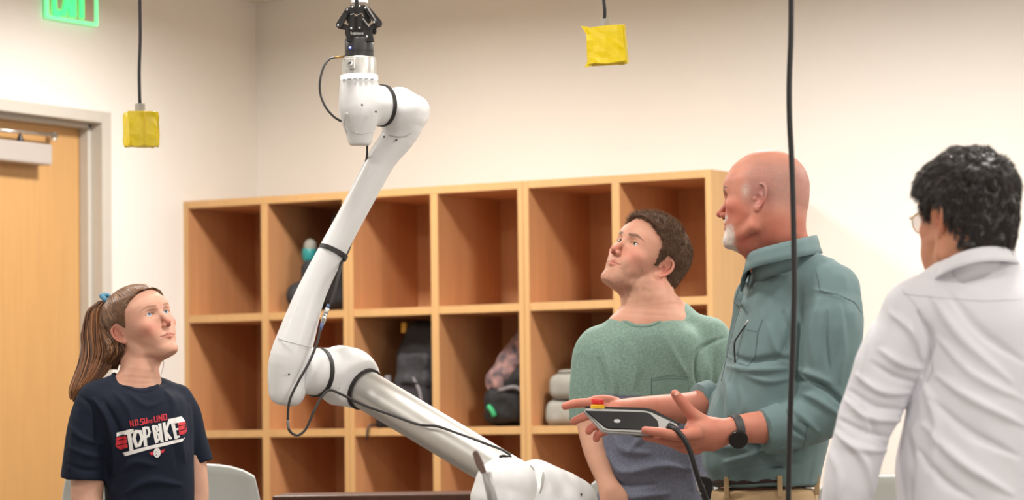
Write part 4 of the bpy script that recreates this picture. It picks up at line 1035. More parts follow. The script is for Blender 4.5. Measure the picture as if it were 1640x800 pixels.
# brows
def brow_hairs(H, parent, colr, n=140, w=.003, sides=(-1, 1), ln=.006, bz=.1365):
    r = []; d = []
    for s in sides:
        for i in range(n):
            y = RNG.uniform(.012, .052); zc = bz+.0035*math.exp(-((y-.036)/.012)**2)-.12*max(0, y-.040); z = zc+RNG.normal(0, w*.45)
            x = .086-.0*y-((y/.068)**2.3)*.036+.0015; r.append(H.w(V(x, y*s, z))); d.append(H.wd(V(-.35, 1.0*s, .25)))
    return strands('eyebrow', np.array(r), np.array(d), ln, .0003, mat('brow_'+parent.name.replace('.', '_'), colr, .6), parent, None, 2)
brow_hairs(HG, girl, rgb(132, 94, 66), 90, .002)
legs(girl, gP(238, 930, .0), mat('dark_denim', rgb(44, 52, 70), .8), mat('white_sneaker', rgb(220, 220, 218), .5), .075, .08, yaw=.42, hipr=.15)
# chest print, laid on the shirt surface
bv = BVHTree.FromPolygons([tuple(v) for v in gv], [tuple(map(int, f)) for f in gq])
mp_w = mat('print_offwhite', rgb(226, 224, 222), .7); mp_r = mat('print_red', rgb(196, 44, 54), .7)
def decal(name, polys, m, parent, bv, Pf, dirn, dz=0., lift=.0018, step=2.2):
    """flat print: px polygons, subdivided and dropped onto the cloth along dirn"""
    bm = bmesh.new()
    for poly in polys:
        try: bm.faces.new([bm.verts.new((x, y, 0)) for x, y in poly])
        except Exception: pass
    bmesh.ops.triangulate(bm, faces=bm.faces[:])
    for _ in range(4):
        es = [e for e in bm.edges if e.calc_length() > step*1.7]
        if not es: break
        bmesh.ops.subdivide_edges(bm, edges=es, cuts=1); bmesh.ops.triangulate(bm, faces=bm.faces[:])
    off = pl(parent)
    for v in bm.verts:
        p = Pf(v.co.x, v.co.y, dz); h = bv.ray_cast(Vector(p-dirn*.4), Vector(dirn))
        q_ = np.array(h[0]) if h[0] is not None else p; v.co = Vector(q_-dirn*lift-off)
    me = bpy.data.meshes.new(name); bm.to_mesh(me); bm.free(); return link(name, me, m, parent)
def stroke(pts, w, cap=0.):
    out = []; P = [np.array(p, float) for p in pts]
    for a, b in zip(P[:-1], P[1:]):
        d = (b-a)/np.linalg.norm(b-a); n = V(-d[1], d[0])*w/2; a = a-d*cap; b = b+d*cap; out.append([tuple(a-n), tuple(b-n), tuple(b+n), tuple(a+n)])
    return out
# logo coordinates: zoomed crop (5.717x) of region 160,620
K = lambda pts: [(160+x/5.717, 620+y/5.717) for x, y in pts]
dirg = nrm(gP(250, 690)-(gP(250, 690)-FW+RV*-.0)); dirg = nrm(FW*1.0)
tw = lambda pts, w: [K(p) for p in stroke(pts, w, w*.35)]
for w_poly in ([(205, 390), (352, 352), (356, 380), (204, 425)], [(655, 275), (765, 255), (800, 300), (700, 318), (655, 318)], [(255, 572), (470, 515), (800, 447), (780, 480), (480, 545), (280, 602)]):
    decal('print_stripe', [K(w_poly)], mp_w, girl, bv, gP, dirg)
for lt in (tw([(285, 392), (352, 376)], 34)+tw([(318, 385), (340, 540)], 36),
           tw([(376, 385), (364, 440), (386, 505)], 31)+tw([(386, 508), (414, 500), (436, 440)], 28)+tw([(436, 440), (418, 380), (382, 378)], 28),
           tw([(452, 352), (466, 500)], 30)+tw([(458, 347), (485, 347), (499, 385), (490, 420), (468, 430)], 21),
           tw([(532, 340), (562, 475)], 29)+tw([(528, 334), (560, 335), (570, 372), (550, 396), (580, 410), (588, 448), (562, 468)], 20),
           tw([(586, 320), (608, 470)], 27),
           tw([(622, 312), (648, 460)], 26)+tw([(662, 302), (640, 385), (680, 448)], 21),
           tw([(694, 302), (724, 445)], 28)+tw([(698, 307), (730, 300)], 18)+tw([(712, 372), (738, 366)], 16)+tw([(724, 440), (752, 433)], 19)):
    decal('print_letter', lt, mp_w, girl, bv, gP, dirg, 0, .0023)
for p in ([(206, 432), (292, 418), (297, 440), (200, 462)], [(200, 468), (298, 447), (303, 482), (194, 506)], [(194, 513), (303, 490), (308, 520), (235, 545), (215, 530)],
          [(735, 312), (800, 297), (806, 325), (740, 338)], [(741, 345), (808, 331), (812, 365), (748, 380)], [(750, 387), (812, 372), (812, 392), (800, 412), (755, 420)]):
    decal('print_red_bar', [K(p)], mp_r, girl, bv, gP, dirg)
for p in ([(500, 570), (538, 556), (538, 590), (515, 594)], [(598, 552), (636, 540), (622, 572), (598, 580)]): decal('print_wing', [K(p)], mp_r, girl, bv, gP, dirg)
rt = lambda pts, w=9: [K(p) for p in stroke(pts, w, w*.3)]
for lt in (rt([(336, 335), (326, 284), (358, 330), (350, 280)]), rt([(378, 325), (370, 275), (392, 274), (400, 318), (378, 325)]), rt([(442, 268), (420, 268), (418, 290), (440, 292), (443, 314), (415, 318)]),
           rt([(450, 262), (456, 308), (474, 306), (470, 258)]), rt([(480, 284), (488, 303), (494, 280)], 6), rt([(520, 276), (506, 280), (508, 288), (520, 290), (520, 300), (505, 302)], 6),
           rt([(535, 250), (542, 296), (564, 293), (558, 246)]), rt([(580, 290), (572, 240), (604, 285), (598, 235)]), rt([(620, 282), (612, 232), (636, 230), (644, 276), (620, 282)])):
    decal('print_red_letter', lt, mp_r, girl, bv, gP, dirg)
disc = [K([(567+31*math.cos(a), 572+43*math.sin(a)) for a in np.linspace(0, 2*math.pi, 20)[:-1]])]
decal('print_badge', disc, mp_w, girl, bv, gP, dirg, 0, .0028)
decal('print_badge', [K(p) for st, w in (([(552, 545), (560, 560), (548, 580)], 5), ([(567, 535), (575, 552), (590, 548)], 5), ([(556, 600), (566, 580), (578, 596), (586, 580)], 6), ([(562, 565), (580, 570)], 5)) for p in stroke(st, w)], mat('print_navy', rgb(40, 44, 60), .7), girl, bv, gP, dirg, 0, .0028)

# ================================================================== the young man
Zy = 7.94; sy = Zy/FPX
def yP(x, y, dz=0.): return at(x, y, Zy+dz)
SKY = rgb(208, 158, 134); REDY = rgb(206, 124, 108)
ym = empty('person', V(*yP(1035, 700)[:2], 0), 'young man with short brown hair in a green and slate two-tone T-shirt, looking up', 'person')
HY = Head(-48.5, 30.5, -11.5, 1.0, 999, 476, Zy, .94, .95)
B = Body()
neck = ([HY.w((-.03, 0, .06)), yP(1036, 470, .0), yP(1040, 497, .0), yP(1040, 530, .0)], [.062, .060, .064, .075],
        [('+', loft([(yP(0, y)[2], 0, 0, a, b) for y, a, b in [(500, .06, .05), (520, .10, .06), (545, .12, .07), (590, .14, .08)]], RV, FV, UV, V(*yP(1040, 530, .01)[:2], 0)), .03),
         ('+', rc(yP(1050, 475, .03), yP(1085, 500, .03), .035, .03), .03)])
do_head(HY, B, head_ops(False, .92, brow=1.0, jaw=1.02), neck,
        lambda P: skin_col(P, SKY, REDY, rgb(196, 112, 100), (rgb(112, 78, 60), .0048, .1345), .42, rgb(134, 104, 84)), .0014)
for s in (-1, 1): eyeball(HY, s, (1, .12, .12), rgb(92, 84, 62), ym)
vs, q = sculpt([('+', sweep([yP(945, 590), yP(942, 640, -.01), yP(946, 682, -.02), yP(955, 725, -.05), yP(968, 762, -.08), yP(978, 785, -.1)], [.038, .037, .034, .030, .025, .022], 5), 0),
                ('+', sweep([yP(976, 783, -.1), yP(984, 800, -.11), yP(990, 820, -.11)], [.026, .036, .028], 4, (FV, .5)), .012)], .004); B.add(vs, q, SKY)
vs, q = sculpt([('+', sweep([yP(1155, 590, .0), yP(1168, 680, .02), yP(1172, 770, .0), yP(1170, 860, -.05), yP(1168, 885, -.06)], [.038, .040, .036, .026, .026], 5), 0),
                ('+', sweep([yP(1168, 885, -.06), yP(1166, 915, -.07), yP(1164, 945, -.06)], [.026, .038, .024], 4, (FV, .5)), .012)], .005); B.add(vs, q, SKY)
vs, q = sculpt([('+', trunk(yP, [(600, 955, 1130, .08), (700, 965, 1135, .085), (800, 960, 1140, .09), (950, 962, 1135, .10)], sy, .0, RV, FV), 0)], .012); B.add(vs, q, SKY)
B.build(ym)
m_tee = mat('heather_two_tone', (1, 1, 1), .9, attr=True, noise=.26, nscale=220, bump=.15, bscale=420, sheen=.06)
hy = nrm(yP(940, 690)-yP(944, 600))
sl1 = sweep([yP(955, 548), yP(945, 572), yP(944, 610), yP(943, 645), yP(942, 675), yP(942, 700)], [.040, .048, .0515, .050, .047, .047], 5)
hy2 = nrm(yP(1168, 690)-yP(1150, 600)); sl2 = sweep([yP(1138, 535), yP(1152, 565), yP(1160, 610), yP(1166, 650), yP(1170, 692), yP(1172, 720)], [.042, .050, .054, .054, .052, .052], 5)
_y = nrm(RV*1-UV*-.16); _a = sweep([yP(1045, 440, .02), yP(1040, 470, .0), yP(1035, 486, -.015)], [.045, .056, .058], 4); _b = ell(yP(1031, 495, -.045), (.050, .06, .042))
ye = ((lambda P: smin(_a[0](P), _b[0](P), .015)), np.minimum(_a[1], _b[1]), np.maximum(_a[2], _b[2]))
ops = [('+', trunk(yP, [(515, 985, 1090, .065), (530, 960, 1120, .085), (555, 945, 1140, .100), (590, 942, 1146, .108), (640, 946, 1144, .112), (700, 957, 1140, .112), (760, 960, 1142, .112), (800, 955, 1145, .115), (870, 952, 1147, .12), (900, 952, 1147, .12)], sy, .0, RV, FV), 0),
       ('+', rc(yP(1000, 525, .01), yP(950, 556, .0), .034, .038), .035), ('+', rc(yP(1078, 505, .02), yP(1143, 545, .02), .034, .040), .035), ('+', rc(yP(1020, 530, .05), yP(1085, 505, .05), .04, .04), .03),
       ('+', cutf(sl1, yP(942, 673), hy), .025), ('+', cutf(sl2, yP(1168, 690), hy2), .025),
       ('-', ye, .006),
       shellcut(sl1, yP(942, 673), hy, .010), shellcut(sl2, yP(1168, 690), hy2, .010)]
yf = folds(1.3, [([(958, 575), (968, 610), (974, 645), (968, 670)], 7, -.008), ([(968, 560), (982, 605), (986, 640)], 7, .006), ([(932, 590), (945, 640), (948, 670)], 6, .004), ([(1160, 540), (1120, 560), (1115, 600), (1125, 640)], 5, -.007), ([(1150, 545), (1135, 580), (1135, 630)], 7, .006),
            ([(985, 700), (1000, 720), (1040, 725)], 8, .006), ([(975, 730), (1000, 755), (1060, 745), (1100, 750)], 9, .008), ([(965, 745), (990, 775), (1050, 775)], 7, -.006), ([(960, 770), (1000, 795), (1070, 790)], 9, .008), ([(968, 700), (972, 740), (962, 790)], 6, .007),
            ([(1085, 690), (1100, 730), (1110, 780)], 7, .006), ([(1000, 540), (1020, 580), (1015, 620)], 9, .003), ([(1060, 530), (1080, 570), (1100, 600)], 8, .004), ([(1010, 650), (1030, 690), (1010, 720)], 9, .005)], dirnoise((.3, 0, 1), 7, 13, .0036, 51))
zsplit = yP(1035, 634, -.1)[2]
def tee_col(v):
    zz = zsplit+.006*np.sin(v@RV*14+1)-.0; g = rgb(120, 146, 135); b = rgb(106, 110, 128)
    lat = (v-yP(1048, 700))@RV; m = np.clip((v[:, 2]-zz)/.003+.5, 0, 1); m = np.where((lat < -.148) | (lat > .166), 1, m)[:, None]; c = V(*g)*m+V(*b)*(1-m)
    return c
o, yv, yq = solid('t_shirt', ops, .0042, m_tee, ym, 2, yf, tee_col)
tcol = mat('tee_green', rgb(114, 140, 129), .9, noise=.1, nscale=260)
rib('collar', ops, ye, .011, .0022, tcol, ym)
bvy = BVHTree.FromPolygons([tuple(v) for v in yv], [tuple(map(int, f)) for f in yq])
pk = [(1040, 603), (1068, 598), (1098, 601), (1100, 632), (1040, 633)]
decal('chest_pocket', [pk], mat('tee_pocket', rgb(116, 142, 131), .9, noise=.16, nscale=260), ym, bvy, yP, FW, 0, .0022)
decal('pocket_stitching', [p for p in stroke([(1040, 606.5), (1068, 602), (1098, 604.5)], .6)]+[p for p in stroke([(1040, 603), (1040, 633)], .9)]+stroke([(1040, 603), (1068, 598), (1098, 601)], .6), mat('tee_dark', rgb(76, 106, 96), .9), ym, bvy, yP, FW, 0, .003)
m_hy = mat('short_brown_hair', rgb(84, 62, 48), .75, noise=.35, nscale=90, spec=.2, stretch=(1, 1, 1))
ZMY = ([-.13, -.075, -.05, -.034, -.026, -.012, .004, .010, .016, .022, .034, .050, .068, .080, .11], [.045, .045, .060, .085, .125, .139, .137, .100, .095, .098, .158, .166, .186, .196, .205])
cap, cv, cn = hair_cap(HY, ym, ZMY, .0095, m_hy, None, 8, .35, .0020, .0007)
idx = RNG.choice(len(cv), 12000); top = np.clip((cv[idx, 2]-.14)/.07, 0, 1)[:, None]
flow = np.where(cv[idx, 0:1] > -.03, V(.9, 0, .25), V(-.2, 0, -1.))*1.0; flow = flow*(.6+.4*top)+(1-top)*V(-.25, 0, -.8)
dd = flow+cn[idx]*(.15+.5*top)
m_hys = mat('short_hair_strands', (1, 1, 1), .6, attr=True, spec=.25)
strands('hair_strands', HY.w(cv[idx]), HY.wd(dd), (.006+.007*top[:, 0]), .0004, m_hys, ym, None, 2, np.array([rgb(132, 102, 78), rgb(104, 78, 60), rgb(80, 58, 46)])[RNG.integers(0, 3, 12000)]*1.0, .15)
brow_hairs(HY, ym, rgb(84, 60, 46), 150, .0040, bz=.1345)
lathe('mole', HY.w((.038, .0625, .066)), HY.wd((.4, .9, 0)), [(-.001, .0012), (.001, .0012), (.0016, .0006)], mat('mole_brown', rgb(70, 40, 34), .6), ym, 8)
legs(ym, yP(1048, 930, .0), mat('grey_trousers', rgb(84, 86, 92), .85), mat('dark_sneaker', rgb(50, 50, 54), .6), .09, .09, yaw=-.1, hipr=.16)

# ================================================================== the bald man
Zb = 7.35; sb = Zb/FPX
def bP(x, y, dz=0.): return at(x, y, Zb+dz)
SKB = rgb(190, 132, 110); REDB = rgb(186, 94, 82)
bm_ = empty('person', V(*bP(1245, 700)[:2], 0), 'bald man with a grey goatee in a rolled-sleeve green shirt, holding the tablet', 'person')
HB = Head(-107, 1.2, 11., 1.0, 1218.4, 397, Zb)
B = Body()
neck = ([HB.w((-.03, 0, .075)), bP(1243, 375, .03), bP(1250, 405, .04), bP(1255, 440, .07)], [.068, .067, .070, .062],
        [('+', rc(bP(1202, 395, .02), bP(1224, 420, .04), .022, .034), .03), ('+', rc(bP(1249, 335, .03), bP(1252, 400, .03), .047, .05), .03)])
def bald_col(P):
    C = skin_col(P, SKB, REDB, rgb(180, 104, 94), (rgb(110, 84, 72), .0045, .136))
    # sun-red cheeks and neck, grey stubble band round the sides, goatee
    r = .55*g3(P*V(1, 0, 1), (.05, 0, .075), (.04, 1, .03))+.6*np.clip((.085-P[:, 2])/.07, 0, 1)*np.clip((.065-P[:, 0])/.02, 0, 1)
    r = np.clip(r*(.8+.4*vnoise(P, 35, 7)), 0, .8)[:, None]; C = C*(1-r)+V(*rgb(178, 84, 68))*r
    st = np.clip(1.3-np.abs(P[:, 2]-.140)/.062, 0, 1)*np.clip((.036-P[:, 0])/.03, 0, 1)
    st = np.maximum(st, np.exp(-((P[:, 0]-.022)/.009)**2)*np.clip(1-np.abs(P[:, 2]-.125)/.032, 0, 1))
    st = np.clip(st*1.3, 0, 1)*(.50+.5*(vnoise(P, 620, 3) > -.1)); st *= .62; st = st[:, None]; C = C*(1-st)+V(*rgb(140, 114, 108))*st
    w = np.exp(-((P[:, 0]-.026)/.010)**2)*np.exp(-((P[:, 2]-.118)/.018)**2)*.55; w = (w*(.6+.6*(vnoise(P, 600, 9) > 0)))[:, None]; C = C*(1-w)+V(*rgb(206, 186, 172))*w
    b = np.clip((.050-P[:, 2]+.006*vnoise(P, 110, 21))/.012, 0, 1)*np.clip((P[:, 0]-.052+.008*vnoise(P, 90, 22)-.25*np.clip(P[:, 2]-.02, 0, 1))/.016, 0, 1)
    b = np.maximum(b, np.exp(-((P[:, 2]-.064)/.006)**2)*np.clip((P[:, 0]-.07)/.006, 0, 1)*.8)
    b = np.clip(b, 0, 1)*(.55+.45*(vnoise(P, 500, 6) > -.2)); b = np.clip(b*1.15, 0, .95)[:, None]; return C*(1-b)+V(*rgb(206, 198, 190))*b
hb_v, hb_q = do_head(HB, B, head_ops(False, brow=1.1, jaw=1.04, goatee=True), neck, bald_col, .0014)
for s in (-1, 1): eyeball(HB, s, (1, .0, -.12), rgb(80, 90, 100), bm_)
brow_hairs(HB, bm_, rgb(96, 76, 68), 150, .0042, bz=.136)
# forearms and hands -------------------------------------------------
def hand(B, wrist, palm_pts, fingers, skin, h=.0019, extra=(), red=None):
    ops = [('+', sweep([bP(*p) for p in wrist[0]], wrist[1], 5, wrist[2] if len(wrist) > 2 else None), 0)]
    for (a, b_, ra, rb2) in palm_pts: ops.append(('+', rc(bP(*a), bP(*b_), ra, rb2), .010))
    for pts, rs in fingers: ops.append(('+', sweep([bP(*p) for p in pts], rs, 5), .0035))
    for e in extra: ops.append(e)
    vs, q = sculpt(ops, h); vs = relax(vs, q, 1, .4)
    C = np.tile(V(*skin), (len(vs), 1)); X, Y = pxof(vs)
    m = np.zeros(len(vs))
    for pts, rs in fingers:
        for k, p in enumerate(pts[1:]): m += (.55 if k == len(pts)-2 else .25)*np.exp(-((vs-bP(*p))**2).sum(1)/.012**2)
    m = np.clip(m+.3*(.5+.5*vnoise(vs, 60, 5)), 0, .8)[:, None]; C = C*(1-m)+V(*(red or rgb(194, 98, 84)))*m
    B.add(vs, q, C); return vs, q
SKH = rgb(196, 130, 108)
# left hand: back of the hand to the viewer, thumb up, fingers under the tablet
mm = sb
hand(B, ([(1290, 672, -.07), (1250, 682, -.10), (1210, 684, -.125), (1180, 687, -.14), (1158, 691, -.15), (1140, 695, -.152)], [.044, .0415, .0365, .0315, .0300, .031]),
     [((1148, 690, -.155), (1110, 688, -.160), .027, .021), ((1150, 700, -.152), (1108, 704, -.156), .024, .0205), ((1140, 708, -.148), (1108, 712, -.150), .020, .013), ((1140, 684, -.15), (1112, 672, -.15), .024, .016), ((1125, 690, -.165), (1112, 692, -.165), .018, .016)],
     [([(1132, 680, -.150), (1108, 662, -.155), (1092, 643, -.160), (1081, 630, -.160)], [.0185, .0150, .0128, .0098]),
      ([(1115, 694, -.175), (1085, 697, -.205), (1058, 692, -.219), (1033, 688.5, -.214)], [.0160, .0125, .0112, .0090]),
      ([(1112, 702, -.168), (1082, 706, -.186), (1058, 703, -.190), (1034, 699, -.180)], [.0145, .0115, .0105, .0088]),
      ([(1112, 711, -.158), (1090, 714, -.163), (1072, 708, -.160), (1056, 704, -.150)], [.0135, .0108, .0098, .0082]),
      ([(1118, 719, -.148), (1100, 720, -.148), (1084, 714, -.142), (1072, 708, -.13)], [.0120, .0098, .0088, .0075])], SKH)
lathe('nail', bP(1083.2, 629.5, -.1695), nrm(-FV+UV*.25-RV*.25), [(0, .0058), (.0008, .0050), (.0011, .002)], mat('nail', rgb(226, 168, 150), .35), bm_, 16)
# right hand, beyond the tablet
hand(B, ([(1160, 640, .20), (1110, 652, .17), (1060, 654, .12), (1020, 655, .06), (985, 658, .01)], [.042, .038, .0335, .029, .027]),
     [((990, 658, .015), (960, 656, -.01), .024, .018), ((988, 672, .015), (962, 676, -.005), .021, .016), ((985, 680, .01), (968, 688, -.0), .018, .013)],
     [([(962, 650, -.01), (940, 645, -.025), (920, 646, -.035), (905, 650, -.04)], [.0140, .0115, .0105, .0088]),
      ([(962, 660, -.005), (944, 664, -.02), (930, 669, -.025), (919, 674, -.028)], [.0135, .0110, .0100, .0086]),
      ([(964, 674, .0), (954, 680, -.01), (946, 685, -.015), (943, 690, -.02)], [.0130, .0108, .0098, .0086]),
      ([(972, 684, .0), (963, 692, -.005), (957, 696, -.01), (955, 702, -.01)], [.0120, .0100, .0092, .0082]),
      ([(985, 645, .02), (970, 640, .0), (955, 640, -.01), (945, 642, -.02)], [.0150, .0120, .0110, .0090])], SKH)
vs, q = sculpt([('+', trunk(bP, [(470, 1230, 1320, .08), (560, 1200, 1325, .12), (680, 1180, 1300, .12), (760, 1175, 1290, .11), (950, 1175, 1290, .11)], sb, .09, RV, FV), 0),
                ('+', sweep([bP(1325, 480, -.02), bP(1335, 590, -.04), bP(1322, 660, -.06), bP(1285, 675, -.075)], [.05, .045, .045, .042], 4), .02),
                ('+', sweep([bP(1215, 490, .28), bP(1195, 590, .27), bP(1190, 645, .24), bP(1150, 645, .19)], [.045, .043, .042, .038], 4), .02)], .010); B.add(vs, q, SKB)
B.build(bm_)
m_sh = mat('sage_shirt', rgb(98, 121, 123), .78, bump=.12, bscale=450, noise=.05, nscale=30, sheen=.05)
m_shd = mat('sage_inner', rgb(74, 92, 95), .85)
ops = [('+', trunk(bP, [(413, 1212, 1312, .105), (430, 1202, 1332, .135), (455, 1196, 1345, .150), (490, 1185, 1350, .155), (530, 1172, 1350, .165), (580, 1160, 1345, .17), (640, 1140, 1338, .17), (700, 1122, 1328, .17), (745, 1124, 1318, .165), (762, 1135, 1314, .16), (775, 1140, 1312, .155)], sb, .09, RV, FV), 0),
       ('+', rc(bP(1285, 425, -.02), bP(1330, 462, -.06), .045, .058), .04), ('+', rc(bP(1240, 430, .14), bP(1215, 480, .25), .05, .05), .05),
       ('+', sweep([bP(1332, 465, -.06), bP(1335, 510, -.085), bP(1333, 560, -.09), bP(1330, 610, -.09), bP(1325, 650, -.09)], [.060, .068, .067, .064, .060], 5), .022),
       ('+', sweep([bP(1326, 650, -.09), bP(1300, 672, -.095), bP(1265, 683, -.105), bP(1236, 688, -.115)], [.060, .058, .053, .047], 5), .02),
       ('+', sweep([bP(1215, 480, .25), bP(1200, 560, .27), (bP(1192, 620, .26)), bP(1165, 640, .225), bP(1130, 645, .185)], [.055, .055, .055, .050, .042], 5), .03),
       ('-', ell(bP(1250, 378, .03), (.080, .09, .052)), .01),
       ('-', rc(bP(1238, 688, -.115), bP(1195, 690, -.13), .040, .06), .003),
       ('-', rc(bP(1135, 646, .19), bP(1095, 648, .15), .036, .055), .003)]
bf = folds(1.35, [([(1278, 520), (1274, 560), (1274, 600), (1290, 612)], 6, -.016), ([(1295, 608), (1320, 620), (1345, 640), (1358, 652)], 5, -.014), ([(1278, 590), (1300, 598), (1330, 612)], 7, .008), ([(1285, 630), (1310, 640), (1345, 665)], 8, .008),
            ([(1165, 565), (1200, 578), (1250, 572), (1270, 580)], 6, -.008), ([(1160, 585), (1200, 592), (1260, 590)], 7, .007), ([(1190, 600), (1230, 610), (1268, 605)], 6, .005), ([(1255, 500), (1262, 540), (1250, 570)], 7, -.007), ([(1270, 480), (1262, 510), (1258, 550)], 6, .006),
            ([(1160, 600), (1170, 640), (1165, 680)], 8, .008), ([(1150, 620), (1152, 660), (1145, 700)], 6, -.007), ([(1185, 620), (1190, 650), (1185, 670)], 7, .005), ([(1160, 740), (1200, 730), (1250, 715), (1290, 715)], 9, .008), ([(1170, 755), (1220, 748), (1280, 742)], 7, -.005), ([(1140, 720), (1170, 715), (1200, 720)], 7, .006), ([(1210, 700), (1230, 735), (1260, 750)], 8, -.007),
            ([(1310, 480), (1300, 530), (1305, 590)], 8, .006), ([(1345, 490), (1350, 550), (1345, 610)], 8, .006), ([(1325, 500), (1322, 550), (1330, 600)], 6, -.006), ([(1220, 660), (1235, 680), (1265, 705)], 5, .005), ([(1245, 655), (1262, 680), (1290, 700)], 5, -.006), ([(1262, 650), (1285, 668), (1310, 690)], 6, .006),
            ([(1200, 470), (1225, 450), (1260, 440)], 6, .005), ([(1300, 462), (1325, 468), (1350, 478)], 3, .003), ([(1230, 520), (1245, 560), (1262, 575)], 8, .005)], dirnoise((.25, .1, 1), 7, 24, .0036, 61))
o, bv_, bq_ = solid('shirt', ops, .0044, m_sh, bm_, 2, bf)
bvb = BVHTree.FromPolygons([tuple(v) for v in bv_], [tuple(map(int, f)) for f in bq_])
def bring(cx, cy, dz, ax, r, w, th, name, m, e=1.):
    return lathe(name, bP(cx, cy, dz)-nrm(ax)*w/2, ax, [(0, r-.003), (0, r+th), (w, r+th), (w, r-.003)], m, bm_, 48)
# rolled cuffs
def cuff(name, c, ax, r0, r1, w, th=.006):
    o = lathe(name, bP(*c)-nrm(ax)*w/2, ax, [(0, r0-.012), (0, r0), (.003, r0+th), (w-.003, r1+th), (w, r1), (w, r1-.012)], m_sh, bm_, 48)
    vs = np.array([v.co for v in o.data.vertices]); n = .003*vnoise(vs, 45, 3)
    for v, k in zip(o.data.vertices, n): v.co = v.co+Vector((k, k*.7, k))
    return o
cuff('cuff', (1238, 687, -.114), nrm(bP(1275, 682, -.10)-bP(1215, 695, -.125)), .046, .053, .050)
cuff('cuff', (1130, 645, .185), nrm(bP(1160, 641, .215)-bP(1110, 650, .165)), .044, .048, .034)
# collar: standing band folded over, open at the front
def collar(name, Pts, Pf, hgt, m, parent, flare=.012, n=8, leaf=.0):
    P = catmull([Pf(*p) for p in Pts], n); c = P.mean(0); k = len(P); vs = []; fs = []
    for i, p in enumerate(P):
        e = min(i, k-1-i)/k; dr = .12+leaf*math.exp(-(e/.09)**2)
        prof = [(-.032, -.016), (-.008, -.005), (hgt*.6, -.001), (hgt, .002), (hgt*1.02, .006), (hgt*.7, .009), (hgt*.3, flare), (-hgt*dr, flare+.005+.008*dr)]
        o_ = p-c; o_[2] = 0; o_ = nrm(o_)
        for z, r in prof: vs.append(p+UV*z+o_*r)
    L_ = 8
    for i in range(k-1):
        for j in range(L_-1): a = i*L_+j; fs.append((a, a+1, a+1+L_, a+L_))
    o = mesh_obj(name, vs, fs, m, parent); md = o.modifiers.new('s', 'SOLIDIFY'); md.thickness = .0025; md.offset = 1; return o
collar('collar', [(1204, 440, .03), (1203, 433, -.0), (1217, 425, -.055), (1245, 417, -.085), (1280, 408, -.075), (1301, 403, -.02), (1302, 403, .05), (1280, 406, .11), (1240, 412, .125), (1210, 428, .08), (1204, 440, .045)], bP, .036, m_sh, bm_, leaf=.95)
# placket, buttons, pocket, pen
decal('placket', stroke([(1203, 437), (1192, 470), (1178, 515), (1166, 560), (1155, 610)], 1.0), m_shd, bm_, bvb, bP, FW, 0, .0015)
for x, y in [(1203, 460), (1180, 513), (1146, 622)]:
    h = bvb.ray_cast(Vector(bP(x, y, -.5)), Vector(FW)); q_ = np.array(h[0])
    lathe('button', q_, -FW, [(-.001, .0048), (.0018, .0048), (.0024, .0035), (.0016, .003)], mat('button_grey', rgb(176, 184, 186), .35), bm_, 16)
decal('pocket_stitching', stroke([(1218, 511), (1211, 530), (1206, 571), (1196, 584), (1180, 580), (1164, 570)], .8)+stroke([(1194, 527), (1211, 530)], .7), m_shd, bm_, bvb, bP, FW, 0, .0015)
decal('shoulder_seam', stroke([(1300, 432), (1303, 448), (1305, 464), (1330, 469), (1360, 482), (1372, 500)], 1.1), m_shd, bm_, bvb, bP, FW, 0, .0012)
decal('cuff_tab', stroke([(1268, 665), (1283, 675), (1278, 712), (1268, 722)], 1.), m_shd, bm_, bvb, bP, FW, 0, .0015)
def onb(bv, Pf, x, y, lift):
    h = bv.ray_cast(Vector(Pf(x, y, -.5)), Vector(FW)); return (np.array(h[0]) if h[0] is not None else Pf(x, y))-FW*lift
pen = empty('pen', onb(bvb, bP, 1190, 540, .004), 'thin black pen clipped into the chest pocket of the green shirt', 'pen')
P_ = [onb(bvb, bP, x, y, .005) for x, y in [(1210, 501), (1198, 514), (1182, 537), (1176, 550), (1177, 580)]]
tube('barrel', P_, .0021, m_blackp, pen, 8, 5); tube('clip', [onb(bvb, bP, x, y, .008) for x, y in [(1214, 505), (1209, 499), (1200, 510), (1192, 521)]], .0013, m_chrome, pen, 6, 4)
# watch
wa = nrm(bP(1195, 686, -.13)-bP(1160, 691, -.149)); wt = empty('wrist_watch', bP(1178, 690, -.16), 'black round-faced wristwatch on the bald man\'s left wrist', 'watch')
lathe('strap', bP(1178, 688, -.1415)-wa*.0095, wa, [(0, .030), (0, .0350), (.019, .0356), (.019, .030)], mat('strap_dark', rgb(62, 62, 64), .6), wt, 48)
wn = nrm(-FW-UP*.42); wc = bP(1181, 692, -.146)+wn*.034
lathe('case', wc-wn*.004, wn, [(0, .0215), (.008, .0225), (.0105, .0215), (.0115, .0190)], mat('watch_steel', rgb(52, 50, 50), .3, metal=.6), wt, 40)
lathe('dial', wc+wn*.0068, wn, [(0, .0186), (.0004, .0186)], mat('watch_glass', rgb(14, 14, 16), .08, coat=.6), wt, 40)
# belt, trousers, shoes
m_kh = mat('khaki_cotton', rgb(178, 150, 112), .85, noise=.06, nscale=40, bump=.15, bscale=300)
def band(name, y0, y1, xl, xr, b, m, dz=.09, s=0.):
    c = bP((xl+xr)/2, (y0+y1)/2, dz); a = (xr-xl)/2*sb; vs = []; n = 64; z0 = bP(0, y1, dz)[2]; z1 = bP(0, y0, dz)[2]
    for zz in (z0, z1):
        for o_ in (0, -.006):
            for k in range(n):
                t = 2*math.pi*k/n; cc, ss = math.cos(t), math.sin(t)
                vs.append(V(c[0], c[1], zz+s*cc)+RV*(a+o_)*np.sign(cc)*abs(cc)**.87+FV*(b+o_)*np.sign(ss)*abs(ss)**.87)
    fs = []
    for k in range(n): j = (k+1) % n; fs += [(k, j, j+2*n, k+2*n), (k+n, k+3*n, j+3*n, j+n), (k+2*n, j+2*n, j+3*n, k+3*n), (k, k+n, j+n, j)]
    return mesh_obj(name, vs, fs, m, bm_)
